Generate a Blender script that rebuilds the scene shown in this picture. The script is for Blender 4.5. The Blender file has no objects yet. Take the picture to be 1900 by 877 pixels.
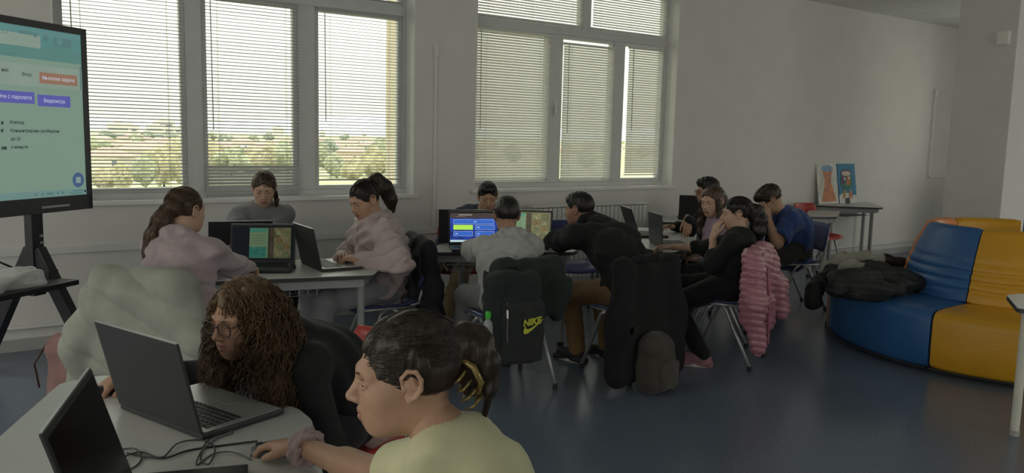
import bpy, bmesh, math, random
import numpy as np
from mathutils import Matrix, Vector

random.seed(7)
RNG = np.random.default_rng(11)
SC = bpy.context.scene
COL = SC.collection

# ------------------------------------------------------------------ camera
CAM_F, CAM_YAW, CAM_PITCH, CAM_ROLL, CAM_H = 1508.0, math.radians(34.95), math.radians(6.99), math.radians(1.387), 1.53
IW, IH = 1900.0, 877.0


def cam_axes():
    cy, sy, cp, sp = math.cos(CAM_YAW), math.sin(CAM_YAW), math.cos(CAM_PITCH), math.sin(CAM_PITCH)
    f = np.array([sy * cp, cy * cp, -sp]); r = np.array([cy, -sy, 0.0]); u = np.cross(r, f)
    c, s = math.cos(CAM_ROLL), math.sin(CAM_ROLL)
    return c * r + s * u, -s * r + c * u, f


CR, CU, CF = cam_axes()
CC = np.array([0.0, 0.0, CAM_H])
cam_data = bpy.data.cameras.new('camera')
cam_data.sensor_fit = 'HORIZONTAL'
cam_data.sensor_width = 36.0
cam_data.lens = CAM_F * 36.0 / IW
cam_data.clip_start = 0.05
cam_data.clip_end = 20000
cam = bpy.data.objects.new('camera', cam_data)
M = Matrix.Identity(4)
for i in range(3):
    M[i][0], M[i][1], M[i][2], M[i][3] = CR[i], CU[i], -CF[i], CC[i]
cam.matrix_world = M
COL.objects.link(cam)
SC.camera = cam

# ------------------------------------------------------------------ sky and exposure
SC.view_settings.view_transform = 'Standard'
SC.view_settings.look = 'None'
SC.view_settings.gamma = 1.0
SC.view_settings.use_curve_mapping = False
SC.view_settings.exposure = 0.42
SC.cycles.use_denoising = True
SC.cycles.max_bounces = 10
SC.cycles.diffuse_bounces = 6
SC.cycles.sample_clamp_indirect = 6.0
world = bpy.data.worlds.new('sky')
SC.world = world
world.use_nodes = True
wn, wl = world.node_tree.nodes, world.node_tree.links
wn.clear()
w_out = wn.new('ShaderNodeOutputWorld')
w_bg = wn.new('ShaderNodeBackground')
w_bg.inputs['Strength'].default_value = 3.9
w_tc = wn.new('ShaderNodeTexCoord')
w_sep = wn.new('ShaderNodeSeparateXYZ')
w_ramp = wn.new('ShaderNodeValToRGB')
w_ramp.color_ramp.elements[0].position = 0.0
w_ramp.color_ramp.elements[0].color = (0.350, 0.340, 0.290, 1)   # overcast sky: the zenith is three times as bright as the horizon
w_ramp.color_ramp.elements[1].position = 1.0
w_ramp.color_ramp.elements[1].color = (1.0, 0.98, 0.90, 1)
wl.new(w_tc.outputs['Generated'], w_sep.inputs[0])
wl.new(w_sep.outputs['Z'], w_ramp.inputs[0])
wl.new(w_ramp.outputs[0], w_bg.inputs['Color'])
wl.new(w_bg.outputs[0], w_out.inputs['Surface'])


# ------------------------------------------------------------------ pixel helpers (directions only; depth is given)
def ray(px, py):
    return CF + (px - IW / 2) / CAM_F * CR - (py - IH / 2) / CAM_F * CU


def atd(px, py, d):
    return CC + d * ray(px, py)


def atz(px, py, z):
    r = ray(px, py)
    return CC + (z - CAM_H) / r[2] * r


def aty(px, py, y):
    r = ray(px, py)
    return CC + y / r[1] * r


def V(*a):
    return np.array(a, float)


def hdir(deg):
    a = math.radians(deg)
    return V(math.sin(a), math.cos(a), 0)


def hleft(deg):
    a = math.radians(deg)
    return V(-math.cos(a), math.sin(a), 0)


# ------------------------------------------------------------------ materials
MATS = {}


def mat(name, col, rough=0.6, metal=0.0, var=0.06, scale=8.0, bump=0.0, bscale=60.0, emit=0.0, trans=0.0, alpha=None,
        stretch=None, spec=0.5, sheen=0.0, coat=0.0):
    if name in MATS:
        return MATS[name]
    m = bpy.data.materials.new(name)
    m.use_nodes = True
    nt = m.node_tree
    N, L = nt.nodes, nt.links
    b = N['Principled BSDF']
    b.inputs['Roughness'].default_value = rough
    b.inputs['Metallic'].default_value = metal
    b.inputs['Specular IOR Level'].default_value = spec
    if sheen:
        b.inputs['Sheen Weight'].default_value = sheen
    if coat:
        b.inputs['Coat Weight'].default_value = coat
        b.inputs['Coat Roughness'].default_value = 0.25
    tc = N.new('ShaderNodeTexCoord')
    src = tc.outputs['Object']
    if stretch:
        mp = N.new('ShaderNodeMapping')
        mp.inputs['Scale'].default_value = stretch
        L.new(src, mp.inputs[0])
        src = mp.outputs[0]
    nz = N.new('ShaderNodeTexNoise')
    nz.inputs['Scale'].default_value = scale
    nz.inputs['Detail'].default_value = 4
    L.new(src, nz.inputs['Vector'])
    rp = N.new('ShaderNodeValToRGB')
    rp.color_ramp.elements[0].position = 0.3
    rp.color_ramp.elements[1].position = 0.7
    rp.color_ramp.elements[0].color = tuple(max(0, c * (1 - var)) for c in col) + (1,)
    rp.color_ramp.elements[1].color = tuple(min(1, c * (1 + var)) for c in col) + (1,)
    L.new(nz.outputs['Fac'], rp.inputs[0])
    L.new(rp.outputs[0], b.inputs['Base Color'])
    if bump:
        n2 = N.new('ShaderNodeTexNoise')
        n2.inputs['Scale'].default_value = bscale
        n2.inputs['Detail'].default_value = 3
        L.new(src, n2.inputs['Vector'])
        bp = N.new('ShaderNodeBump')
        bp.inputs['Strength'].default_value = bump
        bp.inputs['Distance'].default_value = 0.01
        L.new(n2.outputs['Fac'], bp.inputs['Height'])
        L.new(bp.outputs[0], b.inputs['Normal'])
    if emit:
        L.new(rp.outputs[0], b.inputs['Emission Color'])
        b.inputs['Emission Strength'].default_value = emit
    if trans:
        b.inputs['Transmission Weight'].default_value = trans
    if alpha is not None:
        b.inputs['Alpha'].default_value = alpha
    MATS[name] = m
    return m


def srgb(r, g, b):
    f = lambda c: (c / 255 / 12.92) if c / 255 <= 0.04045 else ((c / 255 + 0.055) / 1.055) ** 2.4
    return (f(r), f(g), f(b))


# ------------------------------------------------------------------ object helpers
def tag(o, label=None, cat=None, group=None, kind=None):
    if label: o['label'] = label
    if cat: o['category'] = cat
    if group: o['group'] = group
    if kind: o['kind'] = kind
    return o


def root(name, loc, label, cat, hd=0.0, group=None):
    o = bpy.data.objects.new(name, None)
    o.empty_display_size = 0.1
    COL.objects.link(o)
    o.location = tuple(loc)
    o.rotation_euler = (0, 0, -math.radians(hd))
    o['_m'] = 1
    del o['_m']
    return tag(o, label, cat, group)


def rmat(o):
    return Matrix.Translation(o.location) @ o.rotation_euler.to_matrix().to_4x4()


def link(name, me, m=None, parent=None, world=False, smooth=False):
    """world=True: the mesh is in world coordinates and its parent is a thing's Empty."""
    if m is not None and not me.materials:
        me.materials.append(m)
    if smooth:
        me.polygons.foreach_set('use_smooth', [True] * len(me.polygons))
    o = bpy.data.objects.new(name, me)
    COL.objects.link(o)
    if parent is not None:
        o.parent = parent
        if world and parent.type == 'EMPTY':
            o.matrix_parent_inverse = rmat(parent).inverted()
    return o


class MB:
    """collects simple shapes and builds ONE mesh object"""

    def __init__(self):
        self.v, self.f = [], []

    def add(self, vs, fs):
        n = len(self.v)
        self.v += [tuple(map(float, p)) for p in vs]
        self.f += [tuple(i + n for i in f) for f in fs]
        return self

    def box(self, c, s, R=None):
        hx, hy, hz = s[0] / 2, s[1] / 2, s[2] / 2
        vs = [V(x, y, z) for z in (-hz, hz) for y in (-hy, hy) for x in (-hx, hx)]
        if R is not None:
            vs = [R @ p for p in vs]
        c = np.array(c, float)
        return self.add([p + c for p in vs], [(0, 2, 3, 1), (4, 5, 7, 6), (0, 1, 5, 4), (2, 6, 7, 3), (0, 4, 6, 2), (1, 3, 7, 5)])

    def b6(self, x0, x1, y0, y1, z0, z1):
        return self.box(((x0 + x1) / 2, (y0 + y1) / 2, (z0 + z1) / 2), (abs(x1 - x0), abs(y1 - y0), abs(z1 - z0)))

    def prism(self, poly, z0, z1):
        n = len(poly)
        a = sum(poly[i][0] * poly[(i + 1) % n][1] - poly[(i + 1) % n][0] * poly[i][1] for i in range(n))
        if a < 0: poly = poly[::-1]
        vs = [(p[0], p[1], z0) for p in poly] + [(p[0], p[1], z1) for p in poly]
        fs = [tuple(range(n))[::-1], tuple(range(n, 2 * n))] + [(i, (i + 1) % n, (i + 1) % n + n, i + n) for i in range(n)]
        return self.add(vs, fs)

    def tube(self, pts, r, n=8, caps=True, flat=None):
        pts = [np.array(p, float) for p in pts]
        rs = r if isinstance(r, (list, tuple)) else [r] * len(pts)
        rings = []
        up = None
        for i, p in enumerate(pts):
            t = pts[min(i + 1, len(pts) - 1)] - pts[max(i - 1, 0)]
            t = t / (np.linalg.norm(t) + 1e-12)
            if up is None:
                up = V(0, 0, 1) if abs(t[2]) < .9 else V(1, 0, 0)
            a = up - t * (up @ t)
            a /= np.linalg.norm(a) + 1e-12
            up = a
            b = np.cross(t, a)
            rings.append([p + rs[i] * (a * math.cos(2 * math.pi * k / n) * (flat or 1) + b * math.sin(2 * math.pi * k / n)) for k in range(n)])
        vs = [q for rg in rings for q in rg]
        fs = []
        for i in range(len(pts) - 1):
            for k in range(n):
                fs.append((i * n + k, i * n + (k + 1) % n, (i + 1) * n + (k + 1) % n, (i + 1) * n + k))
        if caps:
            fs.append(tuple(range(n))[::-1])
            fs.append(tuple(range((len(pts) - 1) * n, len(pts) * n)))
        return self.add(vs, fs)

    def lathe(self, prof, c=(0, 0, 0), n=16, axis=None):
        vs, fs = [], []
        for r, z in prof:
            for k in range(n):
                a = 2 * math.pi * k / n
                vs.append(V(r * math.cos(a), r * math.sin(a), z))
        if axis is not None:
            vs = [axis @ p for p in vs]
        vs = [p + np.array(c, float) for p in vs]
        for i in range(len(prof) - 1):
            for k in range(n):
                fs.append((i * n + k, i * n + (k + 1) % n, (i + 1) * n + (k + 1) % n, (i + 1) * n + k))
        fs.append(tuple(range(n))[::-1])
        fs.append(tuple(range((len(prof) - 1) * n, len(prof) * n)))
        return self.add(vs, fs)

    def grid(self, P, closed=False):
        """P[i][j] points -> quads"""
        n, m = len(P), len(P[0])
        vs = [q for row in P for q in row]
        fs = []
        for i in range(n - 1):
            for j in range(m - (0 if closed else 1)):
                fs.append((i * m + j, i * m + (j + 1) % m, (i + 1) * m + (j + 1) % m, (i + 1) * m + j))
        return self.add(vs, fs)

    def mesh(self, name, bevel=0.0, seg=2):
        me = bpy.data.meshes.new(name)
        me.from_pydata(self.v, [], self.f)
        if bevel:
            bm = bmesh.new()
            bm.from_mesh(me)
            es = [e for e in bm.edges if len(e.link_faces) == 2 and e.calc_face_angle(0) > 0.5]
            bmesh.ops.bevel(bm, geom=es, offset=bevel, segments=seg, profile=0.7, affect='EDGES', clamp_overlap=True)
            bm.to_mesh(me)
            bm.free()
        me.update()
        return me

    def build(self, name, m, parent=None, world=False, smooth=False, bevel=0.0, seg=2):
        return link(name, self.mesh(name, bevel, seg), m, parent, world, smooth)


def copy_tree(o, parent=None):
    c = o.copy()
    COL.objects.link(c)
    if parent is not None:
        c.parent = parent
    for ch in [x for x in bpy.data.objects if x.parent == o]:
        copy_tree(ch, c)
    return c


def text_mesh(name, s, size, m, Mw, parent=None, align='CENTER', shear=0.0, bold=0.0, world=True):
    cu = bpy.data.curves.new(name, 'FONT')
    cu.body = s
    cu.size = size
    cu.align_x = align
    cu.align_y = 'CENTER'
    cu.shear = shear
    cu.offset = bold
    cu.extrude = 0.0004
    cu.resolution_u = 2
    t = bpy.data.objects.new(name + '_tmp', cu)
    COL.objects.link(t)
    dg = bpy.context.evaluated_depsgraph_get()
    me = bpy.data.meshes.new_from_object(t.evaluated_get(dg))
    bpy.data.objects.remove(t)
    bpy.data.curves.remove(cu)
    me.transform(Mw)
    me.materials.clear()
    return link(name, me, m, parent, world)


# ------------------------------------------------------------------ implicit surfaces (people, cloth, hair volumes)
class SDF:
    def __init__(self):
        self.p = []

    def cone(self, a, b, ra, rb, k=0.02, op='u', lat=None, sx=1.0):
        a, b = np.array(a, float), np.array(b, float)
        m = max(ra, rb) * max(1, sx)
        self.p.append(('c', (a, b, ra, rb, None if lat is None else np.array(lat, float), sx), k, op, np.minimum(a, b) - m, np.maximum(a, b) + m))
        return self

    def chain(self, pts, rs, k=0.02, **kw):
        for i in range(len(pts) - 1):
            self.cone(pts[i], pts[i + 1], rs[i], rs[i + 1], k, **kw)
        return self

    def ell(self, c, r, R=None, k=0.02, op='u'):
        c, r = np.array(c, float), np.array(r, float)
        R = np.eye(3) if R is None else np.array(R, float)
        e = np.sqrt(((R.T * r) ** 2).sum(1))
        self.p.append(('e', (c, r, R), k, op, c - e, c + e))
        return self

    def box(self, c, half, R=None, r=0.01, k=0.02, op='u'):
        c, half = np.array(c, float), np.array(half, float)
        R = np.eye(3) if R is None else np.array(R, float)
        e = np.abs(R.T * half).sum(1)
        self.p.append(('b', (c, half, R, r), k, op, c - e, c + e))
        return self

    def field(self, res, pad=None, post=None):
        us = [p for p in self.p if p[3] == 'u']
        pad = pad or 3 * res
        lo = np.min([p[4] for p in us], 0) - pad - 0.01
        hi = np.max([p[5] for p in us], 0) + pad + 0.01
        n = np.ceil((hi - lo) / res).astype(int) + 1
        ax = [(lo[i] + res * np.arange(n[i])).astype(np.float32) for i in range(3)]
        f = np.full(tuple(n), 0.2, np.float32)
        for typ, a, k, op, bl, bh in self.p:
            mg = max(k, 2.5 * res) + res
            i0 = np.clip(np.floor((bl - mg - lo) / res).astype(int), 0, n)
            i1 = np.clip(np.ceil((bh + mg - lo) / res).astype(int) + 1, 0, n)
            if op == 'i':
                i0, i1 = np.zeros(3, int), n
            if (i1 <= i0).any():
                continue
            sl = tuple(slice(i0[d], i1[d]) for d in range(3))
            X, Y, Z = ax[0][sl[0]][:, None, None], ax[1][sl[1]][None, :, None], ax[2][sl[2]][None, None, :]
            if typ == 'c':
                A, B, ra, rb, lat, sx = a
                ab = B - A
                x, y, z = X - A[0], Y - A[1], Z - A[2]
                L2 = float(ab @ ab) + 1e-9
                t = np.clip((x * ab[0] + y * ab[1] + z * ab[2]) / L2, 0, 1)
                dx, dy, dz = x - t * ab[0], y - t * ab[1], z - t * ab[2]
                d2 = dx * dx + dy * dy + dz * dz
                if lat is not None:
                    q = dx * lat[0] + dy * lat[1] + dz * lat[2]
                    d2 = d2 - q * q * (1 - 1 / sx ** 2)
                d = np.sqrt(np.maximum(d2, 1e-12)) - (ra + t * (rb - ra))
            elif typ == 'e':
                C, r, R = a
                x, y, z = X - C[0], Y - C[1], Z - C[2]
                k0 = k1 = 0
                for i in range(3):
                    q = x * R[i][0] + y * R[i][1] + z * R[i][2]
                    k0 = k0 + (q / r[i]) ** 2
                    k1 = k1 + (q / r[i] ** 2) ** 2
                k0 = np.sqrt(k0)
                d = k0 * (k0 - 1) / np.sqrt(np.maximum(k1, 1e-9))
            else:
                C, hf, R, rr = a
                x, y, z = X - C[0], Y - C[1], Z - C[2]
                o = 0
                ins = None
                for i in range(3):
                    q = np.abs(x * R[i][0] + y * R[i][1] + z * R[i][2]) - (hf[i] - rr)
                    o = o + np.maximum(q, 0) ** 2
                    ins = q if ins is None else np.maximum(ins, q)
                d = np.sqrt(o) + np.minimum(ins, 0) - rr
            d = d.astype(np.float32)
            g = f[sl]
            if op == 'u':
                h = np.maximum(k - np.abs(g - d), 0) / k if k > 0 else 0
                f[sl] = np.minimum(g, d) - h * h * k * 0.25
            else:
                e = -d if op == 's' else d
                h = np.maximum(k - np.abs(g - e), 0) / k if k > 0 else 0
                f[sl] = np.maximum(g, e) + h * h * k * 0.25
        if post is not None:
            band = np.nonzero(np.abs(f) < 0.05)
            P = np.stack([ax[0][band[0]], ax[1][band[1]], ax[2][band[2]]], 1)
            f[band] += post(P).astype(np.float32)
        return f, lo, res

    def mesh(self, res, post=None):
        f, lo, res = self.field(res, post=post)
        return surface_nets(f, lo, res)


def surface_nets(f, lo, res):
    s = f < 0
    nx, ny, nz = f.shape
    c = np.zeros((nx - 1, ny - 1, nz - 1), np.int8)
    for i in (0, 1):
        for j in (0, 1):
            for k in (0, 1):
                c += s[i:nx - 1 + i, j:ny - 1 + j, k:nz - 1 + k]
    act = (c > 0) & (c < 8)
    I, J, K = np.nonzero(act)
    idx = np.full(act.shape, -1, np.int32)
    idx[I, J, K] = np.arange(len(I))
    acc = np.zeros((len(I), 3)); cnt = np.zeros(len(I))
    cor = [(0, 0, 0), (1, 0, 0), (0, 1, 0), (1, 1, 0), (0, 0, 1), (1, 0, 1), (0, 1, 1), (1, 1, 1)]
    ed = [(0, 1), (2, 3), (4, 5), (6, 7), (0, 2), (1, 3), (4, 6), (5, 7), (0, 4), (1, 5), (2, 6), (3, 7)]
    val = [f[I + a, J + b, K + d] for a, b, d in cor]
    for a, b in ed:
        va, vb = val[a], val[b]
        m = (va < 0) != (vb < 0)
        t = np.where(m, va / np.where(m, va - vb, 1), 0)
        pa, pb = np.array(cor[a]), np.array(cor[b])
        acc += np.where(m[:, None], pa + t[:, None] * (pb - pa), 0)
        cnt += m
    P = lo + res * (np.stack([I, J, K], 1) + acc / cnt[:, None])
    quads = []
    for ax in range(3):
        o = [(1, 2), (2, 0), (0, 1)][ax]
        sl0 = [slice(None)] * 3; sl1 = [slice(None)] * 3
        sl0[ax] = slice(0, -1); sl1[ax] = slice(1, None)
        a, b = s[tuple(sl0)], s[tuple(sl1)]
        ch = a != b
        e = np.array(np.nonzero(ch)).T
        ok = np.ones(len(e), bool)
        for d in o:
            ok &= (e[:, d] > 0) & (e[:, d] < f.shape[d] - 1)
        e = e[ok]
        flip = a[tuple(e.T)]
        u, w = np.zeros(3, int), np.zeros(3, int)
        u[o[0]] = 1; w[o[1]] = 1
        q = np.stack([idx[tuple((e - u - w).T)], idx[tuple((e - w).T)], idx[tuple(e.T)], idx[tuple((e - u).T)]], 1)
        q[~flip] = q[~flip][:, ::-1]
        quads.append(q)
    return P, np.concatenate(quads)


def np_mesh(name, parts):
    """parts: list of (verts, quads) -> one mesh"""
    vs, fs, n = [], [], 0
    for v, q in parts:
        vs.append(v); fs.append(q + n); n += len(v)
    vs, fs = np.concatenate(vs), np.concatenate(fs)
    me = bpy.data.meshes.new(name)
    k = fs.shape[1]
    me.vertices.add(len(vs)); me.vertices.foreach_set('co', vs.astype(np.float32).ravel())
    me.loops.add(len(fs) * k); me.loops.foreach_set('vertex_index', fs.astype(np.int32).ravel())
    me.polygons.add(len(fs))
    me.polygons.foreach_set('loop_start', np.arange(0, len(fs) * k, k, dtype=np.int32))
    me.polygons.foreach_set('use_smooth', np.ones(len(fs), bool))
    me.update(calc_edges=True)
    return me


def folds(amp, fr, seed=0, dirs=None):
    """soft cloth folds: domain-warped sines"""
    r = np.random.default_rng(seed)
    D = r.normal(size=(5, 3)); D /= np.linalg.norm(D, axis=1)[:, None]
    if dirs is not None:
        D = D * np.array(dirs)
    ph = r.uniform(0, 6.28, 5)

    def post(P):
        w = 0.35 * np.sin(P @ D[3] * fr * 0.6 + ph[3]) + 0.35 * np.sin(P @ D[4] * fr * 0.45 + ph[4])
        s = 0
        for i in range(3):
            s = s + np.sin(P @ D[i] * fr * (1 + 0.45 * i) + ph[i] + 3.0 * w) / (1 + 0.5 * i)
        return amp * s / 1.5
    return post


def strands(paths, r0, r1=None, n=3):
    """paths (S,m,3) -> verts, quads of thin tapered tubes"""
    S, m, _ = paths.shape
    r1 = r0 * 0.5 if r1 is None else r1
    t = np.gradient(paths, axis=1)
    t /= np.linalg.norm(t, axis=2, keepdims=True) + 1e-9
    ref = np.broadcast_to(V(.31, .52, .79), t.shape)
    a = np.cross(t, ref); a /= np.linalg.norm(a, axis=2, keepdims=True) + 1e-9
    b = np.cross(t, a)
    rad = np.linspace(1, 0, m)[None, :, None] * (r0 - r1) + r1
    ring = np.stack([paths + rad * (a * math.cos(2 * math.pi * k / n) + b * math.sin(2 * math.pi * k / n)) for k in range(n)], 2)
    vs = ring.reshape(-1, 3)
    base = (np.arange(S)[:, None, None] * m + np.arange(m - 1)[None, :, None]) * n
    k = np.arange(n)[None, None, :]
    k2 = (k + 1) % n
    q = np.stack([base + k, base + k2, base + n + k2, base + n + k], -1).reshape(-1, 4)
    return vs, q


def rot_axes(hd, pitch=0.0, roll=0.0):
    """rows: right, forward, up of a frame with heading hd, nodding down by pitch and tilted by roll (degrees)"""
    f = hdir(hd); l = hleft(hd); u = V(0, 0, 1)
    p = math.radians(pitch)
    f2 = f * math.cos(p) - u * math.sin(p); u2 = u * math.cos(p) + f * math.sin(p)
    r = -l
    q = math.radians(roll)
    r2 = r * math.cos(q) + u2 * math.sin(q); u3 = u2 * math.cos(q) - r * math.sin(q)
    return np.array([r2, f2, u3])
# ================================================================== THE SETTING
DW = 6.34            # inner face of the window wall
CEIL = 3.28
XR = 12.45           # right end wall
XL, YB = -4.0, -5.0  # left and back walls (behind the camera)

M_wall = mat('wall_paint', (0.72, 0.71, 0.70), 0.85, var=0.03, scale=3, bump=0.06, bscale=180)
M_wall_low = mat('wall_paint_low', (0.58, 0.56, 0.575), 0.6, var=0.03, scale=3)
M_white = mat('white_paint', (0.78, 0.78, 0.77), 0.5, var=0.03)
M_trunk = mat('white_plastic', (0.72, 0.72, 0.73), 0.45, var=0.02)
M_frame = mat('window_pvc', (0.60, 0.61, 0.62), 0.4, var=0.03)
M_ceil = mat('ceiling_tile', (0.74, 0.74, 0.73), 0.95, var=0.05, scale=30, bump=0.3, bscale=120)
M_skirt = mat('skirting', (0.42, 0.43, 0.42), 0.5, var=0.05)


def floor_mat():
    m = mat('blue_vinyl', (0.085, 0.125, 0.20), 0.36, var=0.10, scale=2.0, spec=0.5)
    N, L = m.node_tree.nodes, m.node_tree.links
    b = N['Principled BSDF']
    tc = N.new('ShaderNodeTexCoord')
    n = N.new('ShaderNodeTexNoise'); n.inputs['Scale'].default_value = 70; n.inputs['Detail'].default_value = 2
    r = N.new('ShaderNodeValToRGB')
    r.color_ramp.elements[0].position = 0.35; r.color_ramp.elements[0].color = (0.115, 0.148, 0.200, 1)
    r.color_ramp.elements[1].position = 0.68; r.color_ramp.elements[1].color = (0.145, 0.180, 0.236, 1)
    L.new(tc.outputs['Object'], n.inputs['Vector'])
    L.new(n.outputs['Fac'], r.inputs[0])
    L.new(r.outputs[0], b.inputs['Base Color'])
    n2 = N.new('ShaderNodeTexNoise'); n2.inputs['Scale'].default_value = 1.3; n2.inputs['Detail'].default_value = 1
    r2 = N.new('ShaderNodeMapRange'); r2.inputs['To Min'].default_value = 0.20; r2.inputs['To Max'].default_value = 0.30
    L.new(tc.outputs['Object'], n2.inputs['Vector'])
    L.new(n2.outputs['Fac'], r2.inputs[0])
    L.new(r2.outputs[0], b.inputs['Roughness'])
    return m


M_floor = floor_mat()
tag(MB().b6(XL - .3, XR + .3, YB - .3, DW + .3, -0.2, 0).build('floor', M_floor), 'blue-grey speckled vinyl floor', kind='structure')
ceil = tag(MB().b6(XL - .3, XR + .3, YB - .3, DW + .3, CEIL, CEIL + .2).build('ceiling', M_ceil), 'pale suspended ceiling of square tiles', kind='structure')
tile_me = MB().b6(-.296, .296, -.296, .296, -.012, 0).mesh('ceiling_tile', bevel=.004, seg=1)
tile_me.materials.append(M_ceil)
for i in range(11):
    for j in range(9):
        o = link('ceiling_tile', tile_me, None, ceil)
        o.location = (6.15 + .6 * i, 1.25 + .6 * j, CEIL)

W1, W2 = (0.63, 3.37, 1.005, 3.12), (3.985, 6.56, 1.035, 3.12)
W0 = (-3.3, -0.4, 1.005, 3.12)  # unseen opening left of the view, added to let in more daylight
ops = [W0, W1, W2]
mb = MB()
y0, y1 = DW, DW + .30
xs = [XL - .3] + [v for o in ops for v in o[:2]] + [XR + .3]
for i in range(0, len(xs), 2):
    mb.b6(xs[i], xs[i + 1], y0, y1, 0, CEIL)
for o in ops:
    mb.b6(o[0], o[1], y0, y1, 0, o[2])
    mb.b6(o[0], o[1], y0, y1, o[3], CEIL)
wallN = tag(mb.build('wall_window', M_wall), 'pale grey plastered wall with two large windows', kind='structure')
# right end wall with its own daylight windows
mb = MB()
RO = [(-3.6, -0.3), (0.6, 2.9), (3.5, 5.75)]
ys = [YB - .3] + [v for o in RO for v in o] + [DW + .3]
for i in range(0, len(ys), 2):
    mb.b6(XR, XR + .3, ys[i], ys[i + 1], 0, CEIL)
for a, b in RO:
    mb.b6(XR, XR + .3, a, b, 0, .95); mb.b6(XR, XR + .3, a, b, 3.1, CEIL)
tag(mb.build('wall_right', M_wall), 'pale end wall beyond the column', kind='structure')
mb = MB()
LO = [(-4.4, -1.7), (-1.3, 1.4), (1.8, 4.5)]  # openings out of view, added to brighten the column and window wall
ys = [YB - .3] + [v for o in LO for v in o] + [DW + .3]
for i in range(0, len(ys), 2):
    mb.b6(XL - .3, XL, ys[i], ys[i + 1], 0, CEIL)
for a, b in LO:
    mb.b6(XL - .3, XL, a, b, 0, .35); mb.b6(XL - .3, XL, a, b, 3.1, CEIL)
tag(mb.build('wall_left', M_wall), 'pale wall on the display side', kind='structure')
mb = MB()
BO = [(4.0, 6.4), (6.8, 9.2), (9.6, 12.0)]  # unseen openings behind the camera, added as extra daylight for the room
xs = [XL - .3] + [v for o in BO for v in o] + [XR + .3]
for i in range(0, len(xs), 2):
    mb.b6(xs[i], xs[i + 1], YB - .3, YB, 0, CEIL)
for a, b in BO:
    mb.b6(a, b, YB - .3, YB, 0, .35); mb.b6(a, b, YB - .3, YB, 3.1, CEIL)
tag(mb.build('wall_back', M_wall), 'pale wall opposite the windows', kind='structure')

# daylight portals guide the sampling of the sky through the openings (they give no light themselves)
def portal(cx, cy, cz, sx, sz, nrm):
    ld = bpy.data.lights.new('window_portal', 'AREA')
    ld.shape = 'RECTANGLE'; ld.size = sx; ld.size_y = sz
    ld.cycles.is_portal = True
    o = bpy.data.objects.new('window_portal', ld)
    o.matrix_world = Matrix.Translation((cx, cy, cz)) @ Vector(nrm).to_track_quat('-Z', 'Y').to_matrix().to_4x4()
    COL.objects.link(o)


for o in ops:
    portal((o[0] + o[1]) / 2, DW + .32, (o[2] + o[3]) / 2, o[1] - o[0], o[3] - o[2], (0, -1, 0))
for a, b in RO:
    portal(XR + .32, (a + b) / 2, 2.02, b - a, 2.15, (-1, 0, 0))
for a, b in LO:
    portal(XL - .32, (a + b) / 2, 1.72, b - a, 2.75, (1, 0, 0))
for a, b in BO:
    portal((a + b) / 2, YB - .32, 1.72, b - a, 2.75, (0, 1, 0))

M_glass = bpy.data.materials.new('window_glass')
M_glass.use_nodes = True
_n, _l = M_glass.node_tree.nodes, M_glass.node_tree.links
_n.clear()
_o = _n.new('ShaderNodeOutputMaterial'); _t = _n.new('ShaderNodeBsdfTransparent'); _g = _n.new('ShaderNodeBsdfGlossy'); _m = _n.new('ShaderNodeMixShader')
_g.inputs['Roughness'].default_value = 0.02
_t.inputs['Color'].default_value = (0.80, 0.82, 0.80, 1)
_f = _n.new('ShaderNodeFresnel'); _f.inputs['IOR'].default_value = 1.25
_l.new(_f.outputs[0], _m.inputs[0]); _l.new(_t.outputs[0], _m.inputs[1]); _l.new(_g.outputs[0], _m.inputs[2]); _l.new(_m.outputs[0], _o.inputs['Surface'])

YF = DW + .14        # window frame plane (inner face)


def fx(px, py=200):
    return aty(px, py, YF)[0]


def rect_frame(mb, x0, x1, z0, z1, w, ya, yb):
    mb.b6(x0, x1, ya, yb, z0, z0 + w); mb.b6(x0, x1, ya, yb, z1 - w, z1)
    mb.b6(x0, x0 + w, ya, yb, z0 + w, z1 - w); mb.b6(x1 - w, x1, ya, yb, z0 + w, z1 - w)


def window(n, O, cuts, topcuts, label, handle_at=()):
    x0, x1, z0, z1 = O
    mb = MB()
    rect_frame(mb, x0, x1, z0, z1, .05, YF, YF + .09)
    mb.b6(x0 + .05, x1 - .05, YF, YF + .09, 2.54, 2.62)
    for a, b in cuts:
        mb.b6(a, b, YF, YF + .09, z0 + .05, 2.54)
    for a, b in topcuts:
        mb.b6(a, b, YF, YF + .09, 2.62, z1 - .05)
    win = tag(mb.build('window_%d' % n, M_frame, bevel=.006), label, kind='structure')
    edges = [x0 + .05] + [v for c in cuts for v in c] + [x1 - .05]
    te = [x0 + .05] + [v for c in topcuts for v in c] + [x1 - .05]
    for (E, za, zb) in ((edges, z0 + .05, 2.54), (te, 2.62, z1 - .05)):
        for i in range(0, len(E), 2):
            mb = MB(); rect_frame(mb, E[i], E[i + 1], za, zb, .035, YF + .012, YF + .07)
            s = mb.build('sash', M_frame, win, bevel=.004)
            MB().b6(E[i] + .035, E[i + 1] - .035, YF + .036, YF + .042, za + .035, zb - .035).build('pane', M_glass, s)
    for hx, hz in handle_at:
        m2 = MB(); m2.box((hx, YF - .006, hz), (.028, .012, .07)); m2.box((hx, YF - .03, hz - .05), (.02, .018, .12)); m2.box((hx, YF - .016, hz), (.018, .03, .018))
        m2.build('handle', M_trunk, win, bevel=.004)
    MB().b6(x0 - .03, x1 + .03, DW - .035, YF, z0 - .025, z0 + .006).build('sill', M_white, win, bevel=.005)
    MB().b6(x0 - .02, x1 + .02, YF + .09, DW + .42, z0 - .03, z0 + .01).build('outer_sill', M_white, win, bevel=.005)
    mr = MB()  # white plastic reveal lining
    mr.b6(x1 - .012, x1, DW - .004, YF, z0, z1); mr.b6(x0, x0 + .012, DW - .004, YF, z0, z1)
    mr.build('reveal', M_white, win)
    return edges, te


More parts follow.
